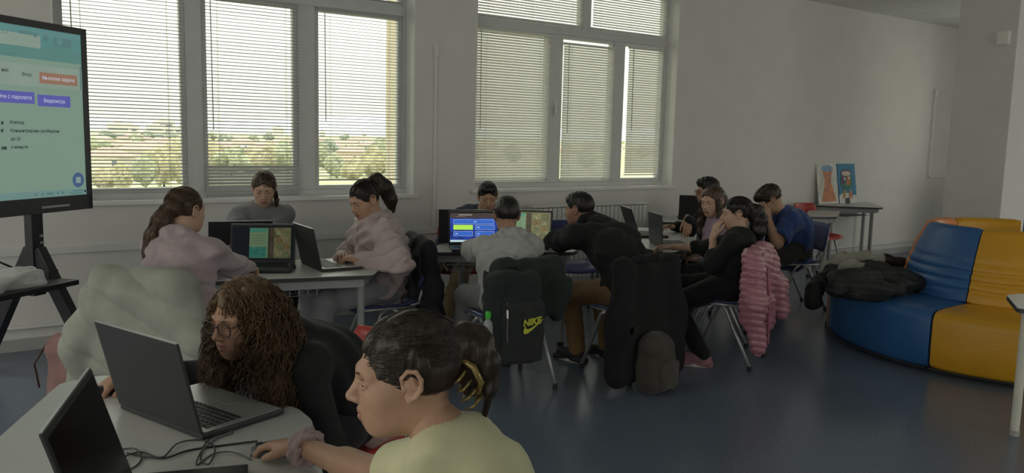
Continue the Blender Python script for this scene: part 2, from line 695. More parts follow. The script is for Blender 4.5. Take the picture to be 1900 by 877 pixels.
E1, T1c = window(1, W1, [(fx(346), fx(377)), (fx(553), fx(585))], [(fx(550, 5), fx(585, 5))],
                 'wide left window in grey frames looking out on the town')
E2, T2c = window(2, W2, [(fx(1018), fx(1038)), (fx(1137), fx(1153))], [(fx(1083, 20), fx(1094, 20))],
                 'wide right window in grey frames with lowered blinds', [(fx(1028, 205), 1.86)])
for n, (a, b) in enumerate(RO):
    mb = MB()
    for (p, q, r, s) in ((a, b, .95, 1.01), (a, b, 3.04, 3.1), (a, a + .06, 1.01, 3.04), (b - .06, b, 1.01, 3.04), ((a + b) / 2 - .05, (a + b) / 2 + .05, 1.01, 3.04)):
        mb.b6(XR + .14, XR + .2, p, q, r, s)
    w = tag(mb.build('window_%d' % (4 + n), M_frame, bevel=.005), 'grey framed window in the end wall', kind='structure')
    MB().b6(XR + .165, XR + .17, a + .06, b - .06, 1.01, 3.04).build('pane', M_glass, w)

# trims, pipes, trunking
tag(MB().b6(XL, XR, DW - .02, DW, 0, .085).build('baseboard_window', M_skirt, bevel=.004), 'grey skirting below the windows', kind='structure')
tag(MB().tube([(XL, DW - .04, .165), (4.4, DW - .04, .165)], .013, 8).build('trim_1', M_trunk, smooth=True), 'thin heating pipe above the skirting', kind='structure')
tag(MB().tube([(6.2, DW - .04, .165), (XR, DW - .04, .165)], .013, 8).build('trim_4', M_trunk, smooth=True), 'thin heating pipe along the long blank wall', kind='structure')
tag(MB().b6(XL, 4.4, DW - .02, DW, .655, .705).build('trim_2', M_trunk, bevel=.004), 'white cable trunking along the wall', kind='structure')
mb = MB()
xa = aty(806, 240, DW)[0]
mb.b6(xa - .012, xa + .012, DW - .018, DW, .70, 2.20)
mb.b6(xa - .02, xa + .02, DW - .024, DW, 2.20, 2.30)
mb.b6(xa + .012, xa + .12, DW - .018, DW, .86, .885)
mb.b6(xa - .016, xa + .016, DW - .02, DW, 1.62, 1.64)
tag(mb.build('trim_3', M_trunk, bevel=.003), 'vertical white cable duct between the windows', kind='structure')
mb = MB()
xb = aty(1727, 250, DW)[0]
mb.b6(xb - .02, xb + .02, DW - .03, DW, 1.10, 2.26)
mb.b6(xb - .03, xb + .03, DW - .04, DW, 2.26, 2.36)
mb.b6(xb + .02, xb + .50, DW - .03, DW, 1.08, 1.12)
mb.b6(xb - .03, xb + .03, DW - .035, DW, 1.74, 1.77)
tag(mb.build('trim_5', M_trunk, bevel=.003), 'vertical white duct on the blank wall by the column', kind='structure')

# column and what hangs on it
CX = 9.0
ca, cb = ray(1885, 100), ray(1774, 100)
cy0, cy1 = ca[1] / ca[0] * CX, cb[1] / cb[0] * CX
col = tag(MB().b6(CX, CX + .55, cy0, cy1, 0, CEIL).build('wall_column', M_wall, bevel=.008), 'square painted column behind the sofa', kind='structure')
sp = CC + (CX / ray(1864, 71)[0]) * ray(1864, 71)
rt = root('motion_sensor', (CX, sp[1], sp[2] - .07), 'small white motion sensor high on the column', 'sensor')
MB().b6(CX - .05, CX, sp[1] - .065, sp[1] + .065, sp[2] - .075, sp[2] + .075).build('housing', mat('sensor_plastic', (.80, .80, .77), .4), rt, True, bevel=.018, seg=3)
MB().b6(CX - .056, CX - .05, sp[1] - .045, sp[1] + .045, sp[2] - .055, sp[2] + .005).build('lens', mat('sensor_lens', (.86, .86, .82), .25), rt, True, bevel=.003)

# radiator under the right window
rt = root('radiator', (5.3, DW - .13, .14), 'white ribbed panel radiator under the right window', 'radiator')
M_rad = mat('radiator_enamel', (.72, .72, .71), .35, var=.02)
rib = MB()
rib.b6(-.024, .024, -.05, .05, .02, .72)
rib_me = rib.mesh('rib', bevel=.014, seg=2); rib_me.materials.append(M_rad)
for i in range(26):
    o = link('rib', rib_me, None, rt); o.location = (-.72 + i * .0565, 0, 0)
MB().b6(-.75, .75, -.055, .055, .725, .745).build('top_grille', M_rad, rt, bevel=.004)
MB().tube([(-.75, 0, .06), (.78, 0, .06)], .018, 8).build('pipe', M_rad, rt, smooth=True)
for s in (-.6, .6):
    MB().b6(s - .015, s + .015, -.02, .12, .5, .56).build('bracket', M_rad, rt)
tag(bpy.data.objects['radiator'], None)

# blinds ----------------------------------------------------------------
def slat_mat(name, col, tr):
    m = mat(name, col, .45, var=.02)
    N, L = m.node_tree.nodes, m.node_tree.links
    b = N['Principled BSDF']; out = N['Material Output']
    t = N.new('ShaderNodeBsdfTranslucent'); t.inputs['Color'].default_value = (.8, .8, .76, 1)
    mx = N.new('ShaderNodeMixShader'); mx.inputs[0].default_value = tr
    L.new(b.outputs[0], mx.inputs[1]); L.new(t.outputs[0], mx.inputs[2]); L.new(mx.outputs[0], out.inputs['Surface'])
    return m


M_slat = slat_mat('blind_slat', (.40, .41, .42), .03)
M_slat2 = slat_mat('blind_slat_white', (.76, .76, .72), .16)
M_cord = mat('blind_cord', (.5, .5, .48), .8)


def blind(x0, x1, ztop, zbot, tilt, label, m, pitch=.025, y=None, bunch=0, bunch_tilt=70, wand=True):
    y = YF - .018 if y is None else y
    rt = root('venetian_blind', ((x0 + x1) / 2, y, zbot), label, 'blind', group=None)
    w = x1 - x0
    h = ztop - zbot
    MB().box((0, 0, h - .012), (w, .026, .024)).build('headrail', m, rt, bevel=.003)
    MB().box((0, 0, .006), (w, .024, .012)).build('bottom_rail', m, rt, bevel=.003)
    s = MB()
    c = [(-.0125, -.0012), (-.006, .0008), (0, .0015), (.006, .0008), (.0125, -.0012)]
    P = [[(sx * w / 2, a, b) for a, b in c] for sx in (-1, 1)]
    s.grid(P)
    me = s.mesh('slat'); me.materials.append(m)
    n = int((h - .05) / pitch)
    for i in range(n):
        z = h - .04 - i * pitch
        o = link('slat', me, None, rt)
        o.location = (0, 0, z)
        tl = tilt
        if bunch and z < bunch:
            tl = bunch_tilt
        o.rotation_euler = (math.radians(tl + random.uniform(-1.5, 1.5)), 0, random.uniform(-.0008, .0008))
    for fxx in ((-.36, .36) if w < 1.0 else (-.4, 0, .4)):
        cd = MB()
        for yy in (-.013, .013):
            cd.tube([(fxx * w, yy, h - .02), (fxx * w, yy, .005)], .0011, 4)
        cd.build('ladder_cord', M_cord, rt)
    if wand:
        MB().tube([(-w / 2 + .05, -.02, h - .02), (-w / 2 + .055, -.024, h * .35)], .004, 6).build('tilt_wand', M_cord, rt)
    return rt


g = .012
a, b = E1[0] + g, E1[1] - g
blind(E1[0] + .03, E1[1] - .02, 2.535, 1.075, 19, 'open venetian blind on the pane next to the big display', M_slat)
blind(E1[2] + .0, E1[3] - .01, 2.535, .985, 19, 'venetian blind hanging past the sill with its lowest slats closed', M_slat, y=YF - .045, bunch=.27, bunch_tilt=64)
blind(E1[4] + .02, E1[5] - .03, 2.535, 1.13, 16, 'open venetian blind on the pane beside the beige outside pier', M_slat)
for i in range(0, len(T1c), 2):
    blind(T1c[i] + .03, T1c[i + 1] - .03, 3.06, 2.64, 30, ['open venetian blind in the upper left light above the display', 'open venetian blind in the upper light over the beige outside pier'][i // 2], M_slat, wand=False)
blind(E2[0] + .02, E2[1] - .015, 2.525, 1.09, 66, 'nearly closed white blind on the widest pane of the right window', M_slat2)
blind(E2[2] + .02, E2[3] - .02, 2.47, 1.09, 66, 'nearly closed white blind on the middle pane with the handle', M_slat2)
blind(E2[4] + .06, E2[5] - .05, 2.50, 1.15, 64, 'narrow white blind with bright gaps round it by the blank wall', M_slat2)
for i in range(0, len(T2c), 2):
    blind(T2c[i] + .03, T2c[i + 1] - .03, 3.06, 2.63, 48, ['half closed blind in the upper light nearer the cable duct', 'half closed blind in the upper light nearer the blank wall'][i // 2], M_slat2, wand=False)
# ================================================================== OUTSIDE
GZ = -9.5
M_beige = mat('beige_render', (.62, .55, .42), .9, var=.05, scale=5)
fa = aty(716, 180, 7.3)[0]
tag(MB().b6(fa, fa + .5, 6.70, 7.3, -9, 4.0).build('wall_outside_pier', M_beige), 'beige rendered pier of the facade outside the left window', kind='structure')


def ground_mat():
    m = mat('town_ground', (.40, .42, .26), 1.0, var=.3, scale=.03)
    return m


tag(MB().b6(-900, 5000, 8, 6000, GZ - 1, GZ).build('ground', ground_mat()), 'pale green open ground of the town below', kind='structure')
M_terr = mat('terrace_roof', (.80, .78, .72), .8, var=.05)
tp = atz(172, 350, -2.2); tq = atz(352, 341, -2.2)
tag(MB().b6(1.0, 6.2, 24.0, 34.0, GZ, -2.2).build('flat_roof_building', M_terr, bevel=.05), 'long white flat roof just below the left window', 'building')
M_roofR = [mat('roof_tile_%d' % i, c, .9, var=.15, scale=1.5) for i, c in enumerate([(.52, .36, .30), (.56, .40, .33), (.48, .34, .29)])]
M_hw = [mat('house_wall_%d' % i, c, .9, var=.06, scale=1) for i, c in enumerate([(.72, .68, .58), (.62, .56, .48), (.76, .74, .70), (.66, .54, .44)])]
M_pane = mat('far_window', (.18, .21, .24), .25)


def house(px, py, w, d, h, rh, rot, k, label):
    w, d, h, rh = w * .7, d * .75, h * .7, rh * .75
    P = atz(px, py, GZ)
    rt = root('house', (P[0], P[1], GZ), label, 'house', rot, 'red-roofed houses in the town')
    MB().b6(-w / 2, w / 2, -d / 2, d / 2, 0, h).build('walls', M_hw[k % 4], rt)
    e = .5
    vs = [(-w / 2 - e, -d / 2 - e, h), (w / 2 + e, -d / 2 - e, h), (w / 2 + e, d / 2 + e, h), (-w / 2 - e, d / 2 + e, h), (-w / 2 + d / 2, 0, h + rh), (w / 2 - d / 2, 0, h + rh)]
    MB().add(vs, [(3, 2, 1, 0), (0, 1, 5, 4), (1, 2, 5), (2, 3, 4, 5), (3, 0, 4)]).build('roof', M_roofR[k % 3], rt)
    for i in range(max(2, int(w / 4))):
        for zz in ([1.6] if h < 5 else [1.6, 4.4]):
            MB().b6(-w / 2 + 1.5 + i * (w - 3) / max(1, int(w / 4) - 1) - .6, -w / 2 + 1.5 + i * (w - 3) / max(1, int(w / 4) - 1) + .6, -d / 2 - .05, -d / 2 + .05, zz, zz + 1.4).build('window', M_pane, rt)
    MB().b6(w * .15, w * .15 + .8, .5, 1.3, h, h + rh + .8).build('chimney', M_hw[(k + 1) % 4], rt)


hs = [(200, 318, 15, 10, 5.5, 2.8), (268, 300, 22, 12, 6, 3.2), (300, 280, 20, 11, 6, 3), (232, 284, 17, 10, 5, 2.6), (330, 292, 20, 12, 6, 3),
      (410, 290, 18, 11, 6, 3), (450, 280, 24, 12, 6, 3.2), (505, 286, 24, 12, 6, 3.2), (480, 303, 17, 10, 5.5, 2.8), (530, 275, 22, 12, 6, 3),
      (610, 288, 20, 11, 6, 3), (655, 304, 15, 10, 6, 2.8), (640, 277, 26, 12, 6, 3), (690, 282, 20, 12, 6, 3), (668, 268, 30, 13, 7, 3.5), (590, 270, 26, 12, 6, 3),
      (180, 275, 26, 12, 6, 3), (250, 268, 28, 13, 6, 3), (360, 268, 30, 13, 6, 3), (430, 266, 30, 13, 6, 3)]
hs += [(860 + 47 * j, 268 + (j * 37) % 30, 20 + (j * 5) % 9, 11, 6, 3) for j in range(10)]   # the town goes on behind the right window
for i, a in enumerate(hs):
    house(*a, random.uniform(-30, 40), i, 'red-tiled house with %s walls down in the town' % ['cream', 'tan', 'white', 'brown'][i % 4])


def block(px, py, w, h, label):
    P = atz(px, py, GZ)
    w *= .62; h *= .62
    rt = root('apartment_block', (P[0], P[1], GZ), label, 'building', 20, 'apartment blocks on the skyline')
    MB().b6(-w / 2, w / 2, -6, 6, 0, h).build('walls', mat('block_wall', (.66, .63, .60), .9, var=.05), rt)
    MB().b6(-w / 6, w / 6, -4, 4, h, h + 3).build('roof_house', mat('block_wall', (.66, .63, .60), .9), rt)
    nf = max(2, int(h / 6))
    for i in range(nf):
        MB().b6(-w / 2 + 1.5, w / 2 - 1.5, -6.15, -6, 2 + i * (h - 2) / nf, 3.8 + i * (h - 2) / nf).build('window_band', M_pane, rt)


for a in [(222, 256, 34, 24), (243, 256, 26, 22), (290, 256, 30, 24), (306, 256, 34, 32), (338, 256, 24, 20), (517, 254, 34, 30), (500, 255, 20, 14), (598, 254, 22, 22), (676, 253, 26, 14)]:
    block(*a, 'grey apartment block far off on the town skyline')

# trees
def crown_mesh(seed, n=2):
    r = np.random.default_rng(seed)
    bm = bmesh.new()
    bmesh.ops.create_icosphere(bm, subdivisions=4, radius=1)
    D = r.normal(size=(8, 3))
    for v in bm.verts:
        p = np.array(v.co)
        s = 1 + .20 * sum(math.sin(3.2 * (p @ D[i]) + i) for i in range(4)) / 2 + .16 * math.sin(9 * (p @ D[5])) * math.sin(8 * (p @ D[6])) + r.uniform(-.10, .10)
        v.co = Vector(p * s)
    me = bpy.data.meshes.new('crown'); bm.to_mesh(me); bm.free()
    return me


TCOL = [(.34, .36, .25), (.46, .43, .27), (.38, .41, .27), (.27, .31, .24), (.50, .46, .31)]  # leaf colours paled to stand in for the haze over the town
M_tree = [mat('leaves_%d' % i, c, 1.0, var=.35, scale=.9, bump=.8, bscale=2) for i, c in enumerate(TCOL)]
M_trunk_t = mat('bark', (.16, .12, .09), .95)
CM = [crown_mesh(s) for s in range(4)]
trunk_me = MB().tube([(0, 0, 0), (.1, 0, .5), (0, .1, 1)], [.07, .05, .03], 6).mesh('trunk'); trunk_me.materials.append(M_trunk_t)
TL = ['dark green', 'yellow-green', 'fresh green', 'deep green', 'pale yellow']


def tree(px, py, h, w, k):
    P = atz(px, py, GZ)
    rt = root('tree', (P[0], P[1], GZ), TL[k] + ' leafy tree growing in the town below', 'tree', random.uniform(0, 360), TL[k] + ' trees in the town')
    t = link('trunk', trunk_me, None, rt); t.scale = (h * .35, h * .35, h * .5)
    key = CM[random.randrange(4)].copy(); key.materials.append(M_tree[k])
    c = link('crown', key, None, rt); h *= .8; w *= .62; c.location = (0, 0, h * .58); c.scale = (w, w, h * .45)


for (px, py, h, w, k) in [(340, 352, 9, 3.4, 1), (305, 346, 8, 3.4, 1), (352, 330, 13, 4, 4), (272, 352, 6.5, 3, 2), (230, 356, 6, 2.6, 1), (195, 354, 5, 2.8, 4), (330, 318, 9, 5, 4), (290, 322, 7, 5, 1),
                          (400, 318, 9, 5, 1), (430, 326, 8, 5, 2), (465, 322, 8, 5, 4), (505, 318, 9, 5, 1), (535, 322, 9, 5, 2), (385, 300, 8, 6, 0),
                          (600, 312, 9, 5, 0), (625, 330, 7, 4.5, 2), (690, 328, 9, 4.6, 1), (710, 322, 10, 4.5, 2), (655, 334, 6, 4, 1), (610, 296, 9, 6, 3), (700, 296, 9, 6, 0),
                          (255, 278, 9, 7, 0), (315, 268, 9, 8, 3), (180, 296, 8, 6, 2), (420, 272, 9, 8, 3), (470, 270, 9, 8, 0), (545, 290, 9, 6, 2), (560, 268, 9, 9, 3), (640, 264, 10, 9, 3), (705, 268, 9, 9, 0), (390, 262, 10, 10, 0), (275, 262, 10, 10, 3), (500, 262, 10, 10, 3), (200, 264, 9, 9, 3)]:
    tree(px, py, h, w, k)
for j in range(14):
    tree(850 + 34 * j, 266 + (j * 29) % 52, 9, 5.0 - (j % 3) * .6, j % 5)
# hills on the horizon, distance haze put into their pale blue colours
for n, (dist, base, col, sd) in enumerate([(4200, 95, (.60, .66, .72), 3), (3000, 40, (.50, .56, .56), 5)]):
    r = np.random.default_rng(sd)
    A = []; B = []; Cc = []
    for i in range(70):
        a = math.radians(-25 + i * 1.3)
        q = i / 69.
        hz = base * (.35 + .5 * (math.sin(q * 9 + sd) ** 2) + .18 * math.sin(q * 31 + sd))
        d = hdir(math.degrees(a))
        A.append(d * dist + V(0, 0, GZ)); B.append(d * (dist + 300) + V(0, 0, max(4, hz))); Cc.append(d * (dist + 700) + V(0, 0, GZ))
    tag(MB().grid([A, B, Cc]).build('ground_hill_%d' % n, mat('hill_%d' % n, col, 1, var=.06, scale=.004), smooth=True), 'low hills along the horizon coloured blue-grey for haze', kind='structure')
# ================================================================== FURNITURE
TZ = .71
M_top = mat('table_laminate', (.50, .50, .49), .34, var=.03, scale=20)
M_edge = mat('table_edge_band', (.045, .045, .05), .5)
M_leg = mat('grey_powder_coat', (.33, .34, .35), .4, var=.03)
M_chrome = mat('chair_tube_silver', (.42, .43, .44), .38, .55, var=.04)
M_rubber = mat('rubber_black', (.02, .02, .022), .7)
M_black = mat('black_plastic', (.022, .022, .025), .42, var=.1)
M_dark = mat('dark_metal', (.035, .037, .042), .45, .3, var=.1)


def inset(poly, d):
    n = len(poly)
    c = np.mean(np.array(poly), 0)
    out = []
    for p in poly:
        v = c - np.array(p)
        out.append(np.array(p) + v / np.linalg.norm(v) * d)
    return out


def rounded(poly, r, k=4):
    out = []
    n = len(poly)
    for i in range(n):
        p, a, b = (np.array(poly[i], float), np.array(poly[i - 1], float), np.array(poly[(i + 1) % n], float))
        u, w = (a - p), (b - p)
        rr = min(r, .45 * np.linalg.norm(u), .45 * np.linalg.norm(w))
        u /= np.linalg.norm(u); w /= np.linalg.norm(w)
        for j in range(k + 1):
            t = j / k
            out.append((1 - t) ** 2 * (p + u * rr) + 2 * t * (1 - t) * p + t * t * (p + w * rr))
    return [tuple(q) for q in out]


def table(poly, legs, label, z=TZ, basket=None, group=None, rr=.03, legm=None):
    c = np.mean(np.array(poly), 0)
    loc = V(c[0], c[1], 0)
    rt = root('table', loc, label, 'table', group=group)
    lp = [(p[0] - c[0], p[1] - c[1]) for p in poly]
    rp = rounded(lp, rr)
    MB().prism(rp, z - .004, z).build('tabletop', M_top, rt)
    MB().prism([(p[0] * 1.0, p[1] * 1.0) for p in rp], z - .026, z - .004).build('edge_band', M_edge, rt)
    ip = inset(lp, .07)
    ap = MB()
    for i in range(len(ip)):
        a, b = ip[i], ip[(i + 1) % len(ip)]
        m = (a + b) / 2; d = b - a
        L = np.linalg.norm(d); ang = math.atan2(d[1], d[0])
        R = np.array([[math.cos(ang), -math.sin(ang), 0], [math.sin(ang), math.cos(ang), 0], [0, 0, 1]])
        ap.box((m[0], m[1], z - .051), (L + .02, .022, .05), R)
    ap.build('apron', M_leg, rt)
    for (x, y) in legs:
        x -= c[0]; y -= c[1]
        MB().tube([(x, y, .025), (x, y, z - .026)], .0225, 12).build('leg', legm or M_leg, rt, smooth=False)
        MB().tube([(x, y, 0), (x, y, .03)], .026, 12).build('foot', M_rubber if legm is None else mat('foot_beige', (.36, .35, .32), .5), rt)
    if basket:
        (bx, by, bw, bd, hd) = basket
        bk = MB()
        f, l = hdir(hd), hleft(hd)
        o = V(bx - c[0], by - c[1], z - .14)
        for i in range(9):
            q = o + l * (i / 8 - .5) * bw
            bk.tube([q + f * bd / 2 + V(0, 0, .10), q + f * bd / 2, q - f * bd / 2, q - f * bd / 2 + V(0, 0, .045)], .003, 5)
        for i in range(4):
            q = o + f * (i / 3 - .5) * bd
            bk.tube([q - l * bw / 2, q + l * bw / 2], .003, 5)
        for zz in (.045,):
            bk.tube([o - f * bd / 2 - l * bw / 2 + V(0, 0, zz), o - f * bd / 2 + l * bw / 2 + V(0, 0, zz)], .004, 5)
        for s in (-1, 1):
            bk.tube([o + f * bd / 2 + l * s * bw / 2, o + f * bd / 2 + l * s * bw / 2 + V(0, 0, .11)], .004, 5)
        bk.build('wire_basket', M_chrome, rt)
    return rt


T1P = [(.27, 2.90), (.40, 2.93), (.83, 2.29), (.83, 2.17), (.53, 1.20), (-.33, 1.50)]
table(T1P, [(.29, 2.80), (.72, 2.23), (.47, 1.35), (-.20, 1.57)], 'pale table in front holding two dark laptops and tangled cables')
T2P = [(2.13, 4.45), (2.03, 4.31), (.98, 4.56), (.92, 4.70), (1.32, 5.12), (1.98, 5.02), (2.15, 4.72)]
table(T2P, [(1.99, 4.40), (1.06, 4.63), (1.36, 5.04), (1.95, 4.95)], 'grey table with three laptops between the pink hoodie and pink windbreaker', basket=(1.6, 4.72, .42, .26, 13))
T3P = [(2.81, 5.13), (2.77, 4.98), (3.72, 4.54), (3.84, 4.63), (3.93, 5.12), (3.55, 5.42), (3.22, 5.43)]
table(T3P, [(2.86, 5.04), (3.69, 4.62), (3.80, 5.1), (3.27, 5.36)], 'grey table with the blue quiz laptop and a wire book basket', basket=(3.16, 4.98, .44, .26, 25))
T4P = [(4.33, 4.20), (4.43, 4.21), (4.99, 4.53), (5.62, 5.36), (5.18, 5.72), (4.40, 4.73)]
table(T4P, [(4.44, 4.32), (4.90, 4.57), (5.46, 5.34), (5.16, 5.58), (4.47, 4.70)], 'pale table with papers and two open laptops facing the girls')
T5P = [(5.98, 5.86), (6.25, 5.58), (6.95, 5.80), (6.95, 6.20), (6.18, 6.20)]
table(T5P, [(6.08, 5.86), (6.3, 5.68), (6.85, 5.88), (6.85, 6.1)], 'small pale table with one closed-backed laptop by the radiator')
T6P = [(8.28, 5.52), (8.40, 5.50), (9.12, 5.93), (9.05, 6.12), (8.78, 6.15), (8.02, 5.66)]
table(T6P, [(8.30, 5.60), (8.98, 5.96), (8.16, 5.66)], 'grey table with red chair standing behind the blue shirt')
T7P = [(8.98, 6.30), (9.52, 5.67), (9.68, 5.70), (10.32, 6.30)]
table(T7P, [(9.2, 6.22), (9.6, 5.80), (10.1, 6.22)], 'grey corner table against the wall carrying two paintings', z=.765, basket=(9.62, 6.12, .5, .22, 0))
T8P = [(4.90, 2.11), (4.55, 1.90), (4.60, 1.75), (5.1, 1.15), (5.75, 1.45), (5.6, 1.95)]
table(T8P, [(4.66, 1.90), (5.05, 1.3), (5.55, 1.55), (5.4, 1.9)], 'pale table with cream round legs beside the yellow sofa', rr=.02, legm=mat('leg_cream', (.60, .59, .53), .4))


# chairs ---------------------------------------------------------------
def chair(loc, hd, shell, label, group=None):
    rt = root('school_chair', (loc[0], loc[1], 0), label, 'chair', hd, group)
    for s in (-1, 1):
        for (y0, y1, yf) in ((-.25, -.03, -1), (.22, .03, 1)):
            MB().tube([(s * .215, y0, .02), (s * .205, y0 * .55, .24), (s * .195, y1 + yf * .035, .395), (s * .19, y1 - yf * .01, .425)], .0125, 8).build('leg', M_chrome, rt, smooth=True)
            MB().tube([(s * .215, y0, 0), (s * .2145, y0 * .985, .035)], .0155, 8).build('foot_cap', M_rubber, rt)
        MB().tube([(s * .17, -.14, .432), (s * .17, -.20, .445), (s * .17, -.235, .55), (s * .165, -.262, .775)], .011, 8).build('back_post', M_chrome, rt, smooth=True)
    fr = MB()
    for s in (-1, 1):
        fr.tube([(s * .19, .17, .428), (s * .19, -.17, .428)], .011, 8)
    fr.tube([(-.19, .10, .425), (.19, .10, .425)], .010, 8); fr.tube([(-.19, -.12, .425), (.19, -.12, .425)], .010, 8)
    fr.build('seat_frame', M_chrome, rt, smooth=True)
    P, Q = [], []
    for i in range(9):
        y = -.19 + .40 * i / 8
        row = []; row2 = []
        for j in range(9):
            x = (-.5 + j / 8) * .41 * (1 - .10 * abs(i / 8 - .5))
            z = .452 - .018 * math.cos((j / 8 - .5) * math.pi) + (-.03 * max(0, (i - 6) / 2) ** 2) + .02 * max(0, (2 - i) / 2)
            row.append((x, y, z)); row2.append((x, y, z - .010))
        P.append(row); Q.append(row2)
    solid_sheet(P, Q).build('seat', shell, rt, smooth=True)
    P, Q = [], []
    for i in range(8):
        z = .545 + .255 * i / 7
        row = []; row2 = []
        w = .40 * (1 - .16 * (abs(i / 7 - .45) * 2) ** 3)
        for j in range(9):
            x = (-.5 + j / 8) * w
            y = -.225 - .045 * (i / 7) - .035 * math.cos((j / 8 - .5) * math.pi) + .02
            row.append((x, y, z)); row2.append((x, y - .009, z))
        P.append(row); Q.append(row2)
    solid_sheet(P, Q).build('backrest', shell, rt, smooth=True)
    return rt


def solid_sheet(P, Q):
    """two point grids (outer and inner skin) joined round the rim"""
    mb = MB()
    n, m = len(P), len(P[0])
    vs = [q for r in P for q in r] + [q for r in Q for q in r]
    N = n * m
    fs = []
    for i in range(n - 1):
        for j in range(m - 1):
            a = i * m + j
            fs.append((a, a + 1, a + m + 1, a + m))
            fs.append((N + a + m, N + a + m + 1, N + a + 1, N + a))
    for j in range(m - 1):
        fs.append((j + 1, j, N + j, N + j + 1))
        a = (n - 1) * m + j
        fs.append((a, a + 1, N + a + 1, N + a))
    for i in range(n - 1):
        a = i * m
        fs.append((a, a + m, N + a + m, N + a))
        a = i * m + m - 1
        fs.append((a + m, a, N + a, N + a + m))
    return mb.add(vs, fs)


M_red = mat('chair_red', (.42, .035, .03), .4, var=.05)
M_blue = mat('chair_blue', (.045, .065, .20), .4, var=.05)
CH = {}


def seat_at(key, x, y, hd, m, label):
    CH[key] = (V(x, y, 0), hd)
    chair((x, y), hd, m, label)


seat_at('P7', 2.83, 4.08, 8, M_blue, 'silver-legged chair under the dark green backpack')
seat_at('P8', 3.66, 3.86, 0, M_blue, 'silver-legged chair hidden under a long black coat')
seat_at('P11', 4.47, 3.76, -26, M_blue, 'silver-legged chair with the pink puffer jacket on its back')
seat_at('P12', 6.50, 4.70, -64, M_blue, 'silver-legged chair under the child in the blue shirt')
seat_at('P3', .93, 4.20, 48, M_blue, 'chair wrapped in the pale green coat')
seat_at('P4', 1.80, 5.70, 192, M_blue, 'chair under the child in the grey jumper by the sill')
seat_at('P5', 2.30, 4.78, -83, M_blue, 'dark chair behind the pink windbreaker')
seat_at('P6', 3.52, 5.82, 214, M_red, 'red chair of the child facing out behind the quiz laptop')
seat_at('P10', 4.88, 4.20, -40, M_red, 'chair under the child in the lavender top')
seat_at('P9', 5.82, 4.88, -60, M_blue, 'chair of the child with glasses behind the lavender top')
seat_at('P2', 1.06, 2.62, -103, M_red, 'red chair of the child with long curly hair')
seat_at('P1', .76, 1.13, -38, M_blue, 'chair under the child in the pale yellow shirt')
pc = atz(1491, 374, .83)
chair((8.70, 5.93), 188, M_red, 'empty red chair tucked at the table behind the blue shirt')
pb = atz(1040, 408, .83)
chair((4.45, 5.42), 205, M_blue, 'empty blue chair in front of the radiator')


# laptops ----------------------------------------------------------------
M_lap = mat('laptop_shell', (.022, .023, .026), .48, .1, var=.12)
M_silver = mat('laptop_silver', (.50, .50, .50), .35, .5, var=.03)
M_key = mat('laptop_key', (.015, .015, .017), .5)
M_off = mat('screen_off', (.008, .008, .010), .22, spec=.3)


def em(name, col, s=1.0, var=.04, scale=6):
    return mat(name, col, .4, emit=s, var=var, scale=scale, spec=.2)


